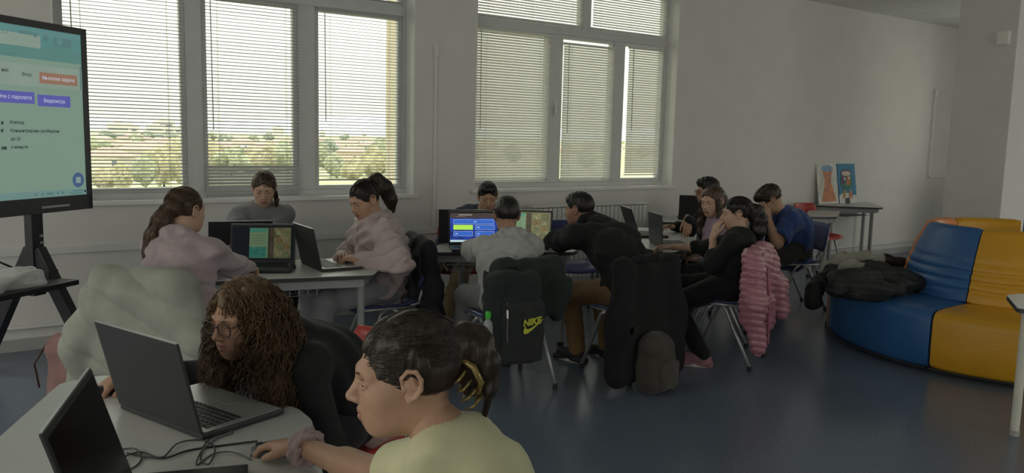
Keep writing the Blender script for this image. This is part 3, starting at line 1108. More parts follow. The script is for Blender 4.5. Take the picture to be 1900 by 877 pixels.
def laptop(loc, hd, label, w=.37, d=.255, H=.245, lean=18, deck=None, screen=None, keys=False, z=TZ, shell=None):
    rt = root('laptop', (loc[0], loc[1], z), label, 'laptop', hd)
    shell = shell or M_lap
    MB().b6(-w / 2, w / 2, 0, d, .003, .019).build('base', shell, rt, bevel=.004)
    MB().b6(-w / 2 + .006, w / 2 - .006, .012, d - .006, .0185, .0202).build('deck', deck or M_lap, rt)
    if keys:
        kme = MB().b6(-.0078, .0078, -.0075, .0075, 0, .0022).mesh('key', bevel=.001, seg=1); kme.materials.append(M_key)
        for r in range(6):
            for c in range(15 if w > .35 else 13):
                o = link('key', kme, None, rt); o.location = (w / 2 - .035 - c * .0203, .040 + r * .0195, .0202)
    else:
        kb = MB()
        for r in range(6):
            kb.b6(-w / 2 + .03, w / 2 - .03, .032 + r * .0195, .047 + r * .0195, .0202, .0224)
        kb.build('keyboard', M_key, rt)
    MB().b6(-.05, .05, d - .085, d - .018, .0202, .0207).build('touchpad', deck or M_lap, rt)
    a = math.radians(lean)
    U = V(0, -math.sin(a), math.cos(a)); Nn = V(0, math.cos(a), math.sin(a))
    o0 = V(0, .004, .020)
    R = np.array([[1, 0, 0], Nn, U]).T
    lid = MB().box(o0 + U * H / 2 - Nn * .004, (w, .008, H), R).build('lid', shell, rt, bevel=.003)
    MB().box(o0 + U * H / 2 + Nn * .0003, (w - .006, .0008, H - .006), R).build('bezel', M_black, lid)

    MB().box(o0 + U * (H + .0012) - Nn * .004, (w - .008, .0065, .0026), R).build('lid_edge', M_silver, lid)

    def rect(name, u, v, su, sv, m, lift=0.0):
        """u, v: centre across the screen (seen by its user, 0..1 left to right) and up (0..1)"""
        sw, sh = w - .024, H - .036
        p = o0 + V((.5 - u) * sw, 0, 0) + U * (.022 + v * sh) + Nn * (.0012 + lift)
        return MB().box(p, (su * sw, .0006, sv * sh), R).build(name, m, lid)
    rect('screen', .5, .5, 1, 1, {None: M_off, 'quiz': em('quiz_bg', (.02, .05, .30), .55, var=.6, scale=14), 'page': em('page_bg', (.16, .17, .10), .42, var=.15), 'dimpage': em('dim_bg', (.010, .013, .02), .12)}[screen])
    if screen == 'quiz':
        rect('screen_header', .5, .91, 1, .18, em('quiz_head', (.075, .06, .055), .45), .0004)
        rect('screen_caption', .32, .935, .28, .022, em('quiz_txt', (.55, .5, .5), .5), .0008)
        rect('screen_caption', .22, .88, .2, .014, em('quiz_txt2', (.30, .2, .2), .5), .0008)
        ba, bo, gr = em('quiz_box', (.04, .13, .52), .62), em('quiz_line', (.35, .45, .75), .6), em('quiz_green', (.30, .55, .06), .95)
        for (u, v, su, m) in ((.5, .70, .86, ba), (.275, .505, .41, gr), (.735, .505, .41, ba), (.275, .285, .41, ba), (.735, .285, .41, ba)):
            rect('screen_button_edge', u, v, su, .165, bo if m is ba else gr, .0004)
            rect('screen_button', u, v, su - .014, .142, m, .0008)
            if m is ba:
                rect('screen_caption', u + (-.14 if su < .8 else .03), v, .05, .03, em('quiz_txt3', (.5, .6, .85), .6), .0012)
        rect('screen_taskbar', .5, .035, 1, .07, em('quiz_bar', (.42, .58, .62), .75), .0004)
    if screen in ('page', 'dimpage'):
        k = .45 if screen == 'page' else .11
        u0 = 0 if screen == 'page' else .28
        s_ = 1 - u0 - .03
        f = lambda u: u0 + u * s_
        tag_ = screen
        rect('screen_page', f(.22), .5, .44 * s_, .9, em('pg_green_' + tag_, (.22, .34, .20), k), .0004)
        rect('screen_band', f(.20), .88, .40 * s_, .12, em('pg_teal_' + tag_, (.09, .32, .24), k), .0008)
        rect('screen_band', f(.20), .22, .40 * s_, .32, em('pg_teal2_' + tag_, (.05, .24, .20), k, var=.3, scale=40), .0008)
        for i in range(4):
            rect('screen_text', f(.20), .50 + .075 * i, .33 * s_, .02, em('pg_txt_' + tag_, (.14, .22, .12), k), .0012)
        rect('screen_pillar', f(.52), .5, .12 * s_, .92, em('pg_brown_' + tag_, (.085, .07, .05), k, var=.3, scale=30), .0006)
        rect('screen_picture', f(.78), .5, .40 * s_, .92, em('pg_olive_' + tag_, (.20, .19, .10), k, var=.4, scale=25), .0004)
        for i in range(4):
            for j in range(2):
                rect('screen_tile', f(.70 + .17 * j), .17 + .21 * i, .13 * s_, .14, em('pg_tile%d_%s' % ((i + j) % 3, tag_), [(.26, .25, .15), (.15, .17, .10), (.22, .15, .07)][(i + j) % 3], k, var=.35, scale=60), .0008)
    return rt


def lap_between(A, B, hd_flip, label, **kw):
    """hinge ends A, B on the table; user on the side of heading"""
    A, B = np.array(A), np.array(B)
    m = (A + B) / 2
    return laptop((m[0], m[1]), hd_flip, label, **kw)


laptop((.455, 2.345), 70, 'open black laptop with light grey keyboard deck used by the curly-haired child', w=.40, d=.27, H=.265, lean=14, deck=M_silver, keys=True)
laptop((.255, 1.785), 108, 'black laptop with thin silver lid edge seen from the side, on the front table', w=.42, d=.26, H=.27, lean=17, keys=True)
lp = atz(487, 494, TZ)
laptop((lp[0], lp[1]), 205, 'laptop showing a dim green page in front of the pink hoodie', w=.385, screen='dimpage', lean=20)
lq = atz(446, 477, TZ)
laptop((lq[0], lq[1]), 12, 'black laptop turned towards the child in the grey jumper', w=.39, lean=22)
laptop((1.80, 4.70), 92, 'laptop with pale keyboard deck before the pink windbreaker', w=.37, deck=M_silver, lean=12)
lp = atz(879, 459, TZ)
laptop((lp[0], lp[1]), 205, 'laptop with a blue quiz and one green answer on screen', w=.375, H=.25, screen='quiz', lean=10)
laptop((3.23, 5.28), 30, 'black laptop standing back to back with the quiz laptop', w=.37, H=.25, lean=12)
lp = atz(992, 447, TZ)
laptop((3.66, 5.02), 222, 'laptop showing a green and olive page beside the black hoodie', w=.36, H=.245, screen='page', lean=10)
laptop((4.56, 4.55), 118, 'open laptop with its screen towards the children in lavender and black', w=.36, H=.235, lean=4, shell=mat('laptop_grey', (.05, .052, .056), .4))
laptop((4.86, 5.12), 118, 'open laptop further along the table behind the papers', w=.37, H=.24, lean=20)
laptop((6.42, 5.84), 44, 'lone laptop with dark lid back on the small table by the radiator', w=.36, H=.245, lean=10)


def mouse(loc, hd, label, m, z=TZ):
    rt = root('computer_mouse', (loc[0], loc[1], z), label, 'mouse', hd)
    P = []
    for i in range(9):
        t = i / 8
        y = -.052 + .104 * t
        w = .031 * math.sin(math.pi * min(1, .12 + .80 * t)) ** .45
        h = .034 * math.sin(math.pi * (.14 + .70 * t)) ** .8
        P.append([(w * math.cos(math.pi * k / 8), y, max(.002, h * math.sin(math.pi * k / 8))) for k in range(9)])
    mb = MB().grid(P)
    mb.add([p for r in (P[0], P[-1]) for p in r], [tuple(range(9)), tuple(range(9, 18))[::-1]])
    mb.build('shell', m, rt, smooth=True)
    MB().tube([(0, .025, .030), (0, .040, .0265)], .004, 6).build('wheel', M_rubber, rt)
    return rt


M_mouse = mat('mouse_grey', (.06, .062, .065), .4)
ml = atz(505, 842, TZ)
MOUSE1 = (ml[0], ml[1])
mouse(MOUSE1, -60, 'dark grey mouse under the hand with the scrunchie', M_mouse)
m2 = atz(205, 732, TZ)
MOUSE2 = (.345, 2.70)
mouse(MOUSE2, -110, 'black mouse under a hand behind the curly-haired child\'s laptop', M_black)
m3 = atz(540, 497, TZ)
mouse((m3[0], m3[1]), 200, 'grey mouse at the table edge beside the dim laptop', M_mouse)


def cable(name, pts, label, m, r=.0022, z=TZ):
    pts = [np.array(p, float) for p in pts]
    out = []
    n = len(pts)
    for i in range(n - 1):
        p0, p1, p2, p3 = pts[max(0, i - 1)], pts[i], pts[i + 1], pts[min(n - 1, i + 2)]
        for j in range(8):
            t = j / 8
            out.append(.5 * ((2 * p1) + (-p0 + p2) * t + (2 * p0 - 5 * p1 + 4 * p2 - p3) * t * t + (-p0 + 3 * p1 - 3 * p2 + p3) * t ** 3))
    out.append(pts[-1])
    return tag(MB().tube(out, r, 6).build(name, m, smooth=True), label, 'cable')


def tzp(*pp):
    return [atz(px, py, TZ + .003 + (.004 if i % 3 == 1 else 0)) for i, (px, py) in enumerate(pp)]


cable('mouse_cable', tzp((466, 852), (430, 838), (395, 842), (365, 862), (375, 835), (405, 812), (432, 803), (415, 795)), 'thin grey mouse cable looping over the front table', mat('cable_grey', (.10, .10, .10), .5))
cable('power_cable', tzp((235, 840), (300, 850), (350, 835), (420, 825), (478, 818)), 'black power cable lying straight across the front table', M_rubber, .0028)
cable('charger_cable', tzp((215, 835), (250, 832), (262, 852), (240, 870), (225, 852), (260, 838), (300, 848), (330, 822), (372, 816), (398, 830), (388, 860), (372, 850), (380, 824), (398, 806)), 'curly charger cable beside the black laptop', mat('cable_dark', (.04, .04, .045), .5))
cable('earphone_cable', tzp((134, 760), (112, 780), (104, 790), (118, 788), (142, 772)), 'small grey cable loop at the table edge', mat('cable_grey', (.10, .10, .10), .5))
cable('laptop_cable', [V(3.36, 4.99, TZ + .004), V(3.42, 4.96, TZ + .03), V(3.50, 4.92, TZ + .02), V(3.50, 4.84, TZ + .004), V(3.44, 4.86, TZ + .004)], 'black cable curled beside the quiz laptop', M_rubber, .003)

# papers on the right table
pp = root('paper_stack', (4.62, 4.98, TZ), 'curled white papers lying on the pale table', 'paper', 40)
for i in range(3):
    P = []
    for a in range(7):
        P.append([((b / 6 - .5) * .21 + i * .012, (a / 6 - .5) * .30, .002 + .002 * i + .03 * max(0, (a - 3) / 3) ** 2 * (1 + .3 * i)) for b in range(7)])
    Q = [[(x, y, z - .0012) for x, y, z in r] for r in P]
    solid_sheet(P, Q).build('sheet', mat('paper', (.80, .80, .77), .8), pp, smooth=True)

# big display on its wheeled stand -----------------------------------------
DD = V(.762, .647, 0); DN = V(.647, -.762, 0); UPV = V(0, 0, 1)
DR = np.array([DD, DN, UPV]).T
P0 = atd(170, 386, 5.05)
DH, DWD = 1.085, 1.88


def dp(u, v, w=0.0):
    """u metres left of the right edge, v up from the bottom edge, w out of the screen"""
    return P0 - DD * u + UPV * v + DN * w


dc = dp(DWD / 2, 0)
rt = root('interactive_display', (dc[0], dc[1], P0[2]), 'large interactive display with a dark frame showing a pale green web page', 'display')
body = MB().box(dp(DWD / 2, DH / 2, -.045), (DWD, .09, DH), DR).build('casing', M_dark, rt, True, bevel=.008)
bz = MB()
for (u, v, su, sv) in ((DWD / 2, .045, DWD, .09), (DWD / 2, DH - .02, DWD, .04), (.02, DH / 2, .04, DH), (DWD - .02, DH / 2, .04, DH)):
    bz.box(dp(u, v, .004), (su, .012, sv), DR)
bz.build('bezel', mat('display_bezel', (.05, .05, .058), .35, var=.05), rt, True)
MB().box(dp(.29, .035, .012), (.20, .008, .012), DR).build('sensor_strip', M_silver, rt, True)
SW, SH = DWD - .08, DH - .13
scr = MB().box(dp(DWD / 2, .09 + SH / 2, .0), (SW, .004, SH), DR).build('screen', em('disp_page', (.30, .44, .36), .30, var=.03, scale=.5), rt, True)


def srect(name, u, v, su, sv, m, lift=.003):
    return MB().box(dp(.04 + u, .09 + v, lift), (su, .001, sv), DR).build(name, m, scr)


def stext(s, u, v, size, m, lift=.005, bold=0.0, al='CENTER'):
    c = dp(.04 + u, .09 + v, lift)
    Mw = Matrix([[DD[0], 0, DN[0], c[0]], [DD[1], 0, DN[1], c[1]], [0, 1, 0, c[2]], [0, 0, 0, 1]])
    return text_mesh('screen_text', s, size, m, Mw, scr, bold=bold, align=al)


def pv(y):  # pixel row near the right edge of the screen -> height on the screen
    return (352 - y) / (352 - 76) * SH


def pu(x):  # pixel column on the screen -> metres from its right edge
    r = ray(x, 230)
    n = DN
    t = ((P0 - CC) @ n) / (r @ n)
    q = CC + t * r
    return float((P0 - q) @ DD) - .04


e_teal, e_teal2, e_bar = em('disp_teal', (.15, .33, .31), .30), em('disp_teal2', (.17, .37, .37), .30), em('disp_pale', (.36, .46, .40), .30)
e_or, e_pu, e_ink, e_wh, e_gr = em('disp_orange', (.42, .24, .17), .30), em('disp_purple', (.14, .14, .52), .36), em('disp_ink', (.035, .06, .05), .2), em('disp_white', (.62, .66, .78), .36), em('disp_grey', (.12, .24, .24), .4)
srect('screen_band', SW / 2, SH - .05, SW, .10, e_teal2)
srect('screen_band', SW / 2, pv(155) + .17, SW, .14, e_teal)
srect('screen_band', SW / 2 + .1, pv(98), SW - .4, .07, e_bar, .004)
srect('screen_band', SW / 2, pv(153), SW, .12, e_bar)
a, b = pu(145), pu(76)
srect('screen_button', (a + b) / 2, pv(155), b - a, .062, e_or, .004)
stext('Възложи задача', (a + b) / 2, pv(155), .030, e_wh)
a, b = pu(67), pu(38)
srect('screen_button', (a + b) / 2, pv(152), b - a, .05, em('disp_btn', (.34, .45, .40), .30), .004)
stext('Вход', (a + b) / 2, pv(152), .026, e_ink)
a, b = pu(131), pu(71)
srect('screen_button', (a + b) / 2, pv(192), b - a, .065, e_pu, .004)
stext('Видеоигра', (a + b) / 2, pv(192), .030, e_wh)
a, b = pu(65), pu(65) + .75
srect('screen_button', (a + b) / 2, pv(189), b - a, .065, e_pu, .004)
stext('Играйте с паролата', pu(60), pv(189), .030, e_wh, al='RIGHT')
stext('с нас', pu(10), pv(148), .028, e_ink)
stext('Тема и задачи', pu(15), pv(122), .026, e_gr)
for s, x, y in (('Клипод', 17, 229), ('Концентрирано разбъркан', 17, 242), ('до 22', 17, 255), ('6 минути', 17, 268)):
    stext(s, pu(x), pv(y), .026, e_ink, al='LEFT')
for x, y, s in ((3, 230, 'а'), (2, 242, 'я'), (4, 269, 'ни')):
    stext(s, pu(x), pv(y), .028, e_ink, bold=.001)
# floating round button, small icons, scroll bar
def disc(u, v, r, m, lift, n=24):
    c = dp(.04 + u, .09 + v, lift)
    vs = [c + DD * r * math.cos(2 * math.pi * k / n) + UPV * r * math.sin(2 * math.pi * k / n) for k in range(n)]
    return MB().add(vs, [tuple(range(n))]).build('screen_icon', m, scr)


disc(pu(140), pv(326), .045, em('disp_blue', (.07, .13, .26), .4), .004)
srect('screen_icon', pu(140), pv(326), .036, .036, em('disp_sq', (.34, .46, .46), .30), .005)
srect('screen_icon', .012, pv(150), .010, .14, e_gr, .004)
a, b = pu(137), pu(106)
srect('screen_button', (a + b) / 2, pv(94), b - a, .05, e_gr, .004)
disc(b - .04, pv(93), .02, e_teal2, .005)
disc(pu(91), pv(90), .018, e_gr, .004)
srect('screen_icon', pu(58), pv(86), .12, .018, e_gr, .005)
disc(pu(72), pv(88), .012, e_gr, .005)
srect('screen_taskbar', SW / 2, .02, SW, .04, em('disp_task', (.24, .40, .38), .30))
for x in (60, 72, 86, 101, 110):
    srect('screen_icon', pu(x), .02, .018 if x != 86 else .05, .014, e_gr, .004)
srect('screen_icon', pu(138), .026, .08, .009, e_gr, .004)
srect('screen_icon', pu(136), .012, .10, .009, e_gr, .004)
disc(pu(152), .02, .008, e_ink, .004)
stext('1.5.2', pu(12), SH - .045, .032, e_gr)

# stand
st = root('display_stand', (dc[0], dc[1], 0), 'black wheeled stand with splayed legs carrying the display', 'stand')
upost = None
best = 9
for k in range(200):
    u = k * .008
    d_ = dp(u, -.1, -.14)
    q = d_ - CC
    x = IW / 2 + CAM_F * (q @ CR) / (q @ CF)
    if abs(x - 62) < best:
        best = abs(x - 62); upost = u
for u in (upost, DWD - upost if DWD - upost > upost + .4 else upost + .9):
    b0 = dp(u, 0, -.14); b0[2] = 0
    MB().box(b0 + V(0, 0, 1.05), (.085, .055, 1.05), DR).build('post', M_dark, st, True, bevel=.006)
    for s in (1, -1):
        A = b0 + V(0, 0, .80) + DN * s * .02; B = b0 + DN * s * .42 + V(0, 0, .085)
        d_ = B - A; L = np.linalg.norm(d_); d_ /= L
        R = np.array([DD, np.cross(d_, DD), d_]).T
        MB().box((A + B) / 2, (.06, .075, L), R).build('leg', M_dark, st, True, bevel=.006)
        R2 = np.array([np.cross(DD, UPV), UPV, DD]).T
        MB().lathe([(.012, -.016), (.045, -.014), (.048, 0), (.045, .014), (.012, .016)], B - V(0, 0, .037), 16, R2).build('castor', M_rubber, st, True)
        MB().box(B + V(0, 0, .0), (.05, .05, .02), DR).build('castor_bracket', M_silver, st, True, bevel=.004)
    MB().box(b0 + V(0, 0, .62) + DN * .05, (.07, .16, .13), DR).build('joint_plate', M_dark, st, True, bevel=.006)
    for zz in (.59, .66, .84, .88):
        MB().box(b0 + V(0, 0, zz) + DN * .032 + DD * .02, (.014, .014, .014), DR).build('bolt', M_silver, st, True)
ua, ub = upost, (DWD - upost if DWD - upost > upost + .4 else upost + .9)
sh0 = dp((ua + ub) / 2, 0, -.02); sh0[2] = .62
MB().box(sh0, (ub - ua + .04, .34, .03), DR).build('shelf', M_dark, st, True, bevel=.005)
MB().box(dp((ua + ub) / 2, .5, -.12), (ub - ua + .2, .05, .5), DR).build('mount_plate', M_dark, st, True, bevel=.005)
cb = dp(upost + .10, 0, -.10)
cable('display_cable', [V(cb[0] - .45, cb[1] - .30, 1.0), V(cb[0] - .28, cb[1] - .2, .86), V(cb[0] - .05, cb[1], .70), V(cb[0] + .10, cb[1] + .03, .60), V(cb[0] + .22, cb[1] - .05, .40), V(cb[0] + .48, cb[1] + .20, .13), V(cb[0] + .54, cb[1] + .36, .012)], 'black power cable trailing from the display stand to the skirting', M_rubber, .006)

# plastic bag on the stand's shelf
s = SDF()
bagc = sh0 + DD * .26 + DN * .02 + V(0, 0, .06)
s.box(bagc, (.19, .13, .042), np.array([DD, DN, UPV]), .03, .02)
s.ell(bagc + DD * .17 + V(0, 0, .01), (.09, .07, .035), np.array([DD, DN, UPV]), .03)
pb_v = s.mesh(.008, folds(.010, 55, 4))
M_poly = mat('clear_polythene', (.75, .76, .76), .18, var=.05, alpha=.55, spec=.8)
tag(link('plastic_bag', np_mesh('plastic_bag', [pb_v]), M_poly), 'crumpled clear plastic bag on the display stand shelf', 'bag')

# sofa -----------------------------------------------------------------------
SO = V(6.72, 2.88, 0)


def sofa(a0, a1, m, label, seam):
    am = math.radians((a0 + a1) / 2)
    rt = root('sofa_module', (SO[0] + math.cos(am), SO[1] + math.sin(am), 0), label, 'sofa')
    gap = .35
    A = [math.radians(a0 + gap + (a1 - a0 - 2 * gap) * i / 16) for i in range(17)]

    def sweep(prof, name, bulge=None, parent=None):
        P = []
        for i, a in enumerate(A):
            e = min(i, 16 - i)
            sh = [.018, .004][e] if e < 2 else 0
            row = []
            for j, (r, z) in enumerate(prof):
                cx, cz = np.mean([p[0] for p in prof]), np.mean([p[1] for p in prof])
                rr = r + (cx - r) * sh * 2; zz = z + (cz - z) * sh * 2
                row.append((SO[0] + rr * math.cos(a), SO[1] + rr * math.sin(a), max(.02, zz)))
            P.append(row)
        mb = MB().grid(P, closed=True)
        n = len(prof)
        mb.add([p for p in P[0]], [tuple(range(n))]); mb.add([p for p in P[-1]], [tuple(range(n))[::-1]])
        return mb.build(name, m, rt, True, smooth=False)
    Z = .43
    seat = [(.62, .03), (1.27, .03), (1.295, .06), (1.30, .20), (1.30, .36), (1.292, .395), (1.27, .418), (1.23, .43), (1.10, .435), (.80, .43), (.66, .425), (.62, .40)]
    o = sweep(seat, 'seat')
    # backrest leaning inwards with stitched roll lines on its lower half
    front = []
    for k in range(31):
        t = k / 30
        r = .775 - .16 * t; z = .425 + .50 * t
        groove = 0
        for g_ in (.16, .30, .44, .58):
            groove = max(groove, .014 * math.exp(-((t - g_) / .016) ** 2))
        front.append((r + .018 * math.sin(math.pi * t) - groove, z))
    back = [(.60, .945), (.57, .955), (.54, .945), (.515, .92), (.56, .60), (.60, .20), (.60, .03), (.64, .03), (.64, .40)]
    o2 = sweep(front + back, 'backrest')
    for ob in (o, o2):
        ob.data.polygons.foreach_set('use_smooth', [len(p.vertices) == 4 for p in ob.data.polygons])
        bv = ob.modifiers.new('soft', 'BEVEL'); bv.width = .012; bv.segments = 2; bv.angle_limit = math.radians(50); bv.limit_method = 'ANGLE'
    MB().tube([(SO[0] + 1.301 * math.cos(a), SO[1] + 1.301 * math.sin(a), .035) for a in A], .008, 6).build('base_strip', M_rubber, rt, True)
    return rt


M_sofB = mat('leatherette_blue', (.030, .115, .30), .36, var=.08, scale=3, bump=.15, bscale=90, spec=.45)
M_sofY = mat('leatherette_yellow', (.62, .32, .02), .40, var=.06, scale=3, bump=.15, bscale=90, spec=.45)
M_sofO = mat('leatherette_orange', (.62, .19, .035), .40, var=.06, scale=3, bump=.15, bscale=90, spec=.45)
sofa(129, 184, M_sofB, 'blue leatherette sofa module with jackets dropped on its seat', 0)
sofa(184, 239, M_sofY, 'yellow leatherette sofa module next to the cream-legged table', 0)
sofa(74, 129, M_sofO, 'orange leatherette sofa module showing its edge behind the blue one', 0)
sofa(19, 74, M_sofY, 'yellow leatherette sofa module half hidden behind the orange one', 0)

# paintings on the corner table ------------------------------------------------
def painting(x0, x1, label, bg, shapes):
    tilt = math.radians(9)
    H = .52
    zb = .766
    yb = DW - .012 - H * math.sin(tilt)
    rt = root('painting', ((x0 + x1) / 2, yb, zb), label, 'painting')
    R = np.array([[1, 0, 0], [0, math.cos(tilt), math.sin(tilt)], [0, -math.sin(tilt), math.cos(tilt)]]).T
    R = np.array([[1, 0, 0], [0, math.cos(tilt), -math.sin(tilt)], [0, math.sin(tilt), math.cos(tilt)]]).T
    U = V(0, math.sin(tilt), math.cos(tilt)); Nn = V(0, -math.cos(tilt), math.sin(tilt))
    w = x1 - x0
    MB().box(U * H / 2 - Nn * .010 + V(0, 0, .003), (w, .016, H), np.array([V(1, 0, 0), -Nn, U]).T).build('canvas', bg, rt)
    for k, (name, pts, m) in enumerate(shapes):
        vs = [V((u - .5) * w, 0, .003) + U * (v * H) - Nn * .001 + Nn * (.0008 + .0006 * k) for u, v in pts]
        MB().add(vs, [tuple(range(len(vs)))]).build(name, m, rt)


def oval(cx, cy, rx, ry, n=20):
    return [(cx + rx * math.cos(2 * math.pi * k / n), cy + ry * math.sin(2 * math.pi * k / n)) for k in range(n)]


pm = lambda n, c: mat('paint_' + n, c, .7, var=.18, scale=14)
painting(9.14, 9.56, 'painting of an orange pillar with a blue oval on white', pm('white', (.66, .66, .62)),
         [('paint_patch', [(.12, .06), (.90, .06), (.74, .40), (.66, .55), (.76, .86), (.26, .86), (.36, .55), (.28, .40)], pm('orange', (.62, .26, .14))),
          ('paint_patch', [(.30, .30), (.45, .30), (.68, .60), (.66, .80), (.58, .80), (.56, .62)], pm('rust', (.50, .22, .18))),
          ('paint_patch', oval(.50, .88, .30, .085), pm('paleblue', (.26, .40, .60)))])
painting(9.58, 9.97, 'painting of a colourful striped head on a blue ground', pm('blue', (.06, .24, .42)),
         [('paint_patch', [(0, 0), (1, 0), (1, .20), (.72, .20), (.6, .26), (.2, .26), (0, .2)], pm('white', (.66, .66, .62))),
          ('paint_patch', oval(.46, .56, .34, .22), pm('green', (.05, .20, .14))),
          ('paint_patch', oval(.46, .76, .31, .095), pm('plum', (.14, .08, .12))),
          ('paint_patch', oval(.46, .75, .26, .065), pm('cream', (.62, .54, .46))),
          ('paint_patch', [(.16, .50), (.32, .48), (.38, .68), (.20, .68)], pm('violet', (.20, .08, .22))),
          ('paint_patch', [(.40, .46), (.64, .46), (.72, .66), (.50, .68)], pm('rustred', (.50, .20, .09))),
          ('paint_patch', oval(.36, .62, .05, .04), pm('white', (.66, .66, .62))), ('paint_patch', oval(.60, .64, .05, .04), pm('white', (.66, .66, .62))),
          ('paint_patch', [(.22, .14), (.34, .14), (.36, .34), (.24, .34)], pm('ochre', (.50, .30, .12))),
          ('paint_patch', [(.56, .12), (.74, .14), (.70, .32), (.58, .30)], pm('orange', (.62, .26, .14))),
          ('paint_patch', [(.34, 0), (.56, 0), (.56, .13), (.34, .13)], pm('charcoal', (.06, .06, .07)))])

# cabinet beyond the column
cp = atd(1893, 400, 10.2)
rt = root('cabinet', (cp[0] + .3, cp[1], 0), 'tall dark blue cabinet beyond the column', 'cabinet')
MB().b6(-.05, .45, -.75, .45, 0, 1.10).build('body', mat('cabinet_grey', (.45, .45, .44), .5), rt, bevel=.006)
for k in range(2):
    d_ = MB().b6(-.068, -.052, -.73 + k * .60, -.15 + k * .60, .04, 1.05).build('door', mat('cabinet_blue', (.05, .10, .17), .4), rt, bevel=.004)
    MB().b6(-.085, -.07, -.2 + k * .10, -.18 + k * .10, .5, .62).build('handle', M_silver, d_)
# ================================================================== PEOPLE
def unit(v):
    v = np.array(v, float)
    return v / (np.linalg.norm(v) + 1e-12)


def ik(a, b, l1, l2, pole):
    a, b = np.array(a, float), np.array(b, float)
    d = b - a
    L = np.linalg.norm(d)
    Lc = min(L, (l1 + l2) * .995)
    u = d / L
    x = (l1 * l1 - l2 * l2 + Lc * Lc) / (2 * Lc)
    hgt = math.sqrt(max(0, l1 * l1 - x * x))
    p = np.array(pole, float)
    p = unit(p - u * (p @ u))
    return a + u * x + p * hgt, a + u * Lc


def skin(name, c):
    m = mat(name, c, .52, var=.07, scale=18, bump=.05, bscale=220, spec=.35)
    return m


M_lip = {}
M_eyew = mat('eye_white', (.62, .60, .58), .25, var=.02)
M_iris = mat('eye_iris', (.035, .020, .012), .2)


def hair_mat(name, c, hi=1.9):
    return mat(name, c, .42, var=.45, scale=55, bump=.35, bscale=120, stretch=(1.0, 1.0, .12), spec=.4)


def head_prims(s, L, k):
    """skull, face, ears in head-local metres; L maps local -> world"""
    R = L.R
    e = lambda c, r, kk=.02, op='u', RR=None: s.ell(L(*c), np.array(r) * k, R if RR is None else RR, kk * k, op)
    c = lambda a, b, ra, rb, kk=.01, op='u': s.cone(L(*a), L(*b), ra * k, rb * k, kk * k, op)
    e((0, -.018, .028), (.073, .094, .085))
    e((0, .018, -.032), (.060, .066, .078), .03)
    e((0, .030, -.070), (.046, .050, .036), .03)
    e((0, .058, -.092), (.024, .022, .020), .025)
    for x in (-1, 1):
        e((x * .036, .046, -.026), (.026, .028, .028), .025)
        c((x * .044, .062, .020), (x * .012, .079, .021), .010, .010, .018)
    for x in (-1, 1):
        e((x * .032, .092, .002), (.019, .016, .0125), .014, 's')
    c((0, .076, .014), (0, .101, -.026), .0070, .0105, .014)
    e((0, .1035, -.029), (.0095, .0095, .0085), .008)
    for x in (-1, 1):
        e((x * .0115, .0925, -.033), (.0075, .0105, .0070), .007)
        e((x * .007, .097, -.0395), (.0032, .005, .003), .003, 's')
    e((0, .068, -.060), (.030, .022, .022), .02)
    for x in (-1, 1):
        c((x * .022, .079, -.0605), (x * .004, .0905, -.0565), .0035, .0058, .004)
        c((x * .020, .079, -.0640), (0, .0885, -.0700), .0035, .0066, .005)
        c((x * .023, .084, -.0630), (0, .0960, -.0628), .0018, .0020, .002, 's')
        # eyelids
        c((x * .019, .0775, .002), (x * .033, .0825, .0075), .0032, .0046, .004)
        c((x * .033, .0825, .0075), (x * .047, .0715, .002), .0046, .0032, .004)
        c((x * .020, .0765, -.003), (x * .033, .0795, -.0075), .0028, .0032, .004)
        c((x * .033, .0795, -.0075), (x * .046, .0705, -.002), .0032, .0028, .004)
        # ears
        RE = np.array([R[0] * math.cos(.35) + x * R[1] * -math.sin(.35) * -1, R[1], R[2]])
        e((x * .073, -.013, -.002), (.0065, .016, .027), .005)
        hx = [(.0725, .006, -.004), (.0775, .006, .016), (.0805, -.006, .028), (.0825, -.021, .026), (.0835, -.029, .010), (.0815, -.027, -.008), (.0775, -.017, -.022), (.0735, -.004, -.029), (.0725, .002, -.020)]
        hr_ = [.0030, .0036, .0040, .0042, .0042, .0040, .0048, .0052, .0030]
        for q_ in range(8):
            c((x * hx[q_][0],) + hx[q_][1:], (x * hx[q_ + 1][0],) + hx[q_ + 1][1:], hr_[q_], hr_[q_ + 1], .003)
        c((x * .0775, -.012, .016), (x * .0785, -.019, -.004), .0028, .0030, .003)
        e((x * .0755, .003, -.006), (.004, .004, .006), .003)


class Loc:
    def __init__(self, o, R, k):
        self.o, self.R, self.k = np.array(o, float), R, k

    def __call__(self, x, y, z):
        return self.o + self.k * (x * self.R[0] + y * self.R[1] + z * self.R[2])

    def inv(self, P):
        return ((P - self.o) @ self.R.T) / self.k


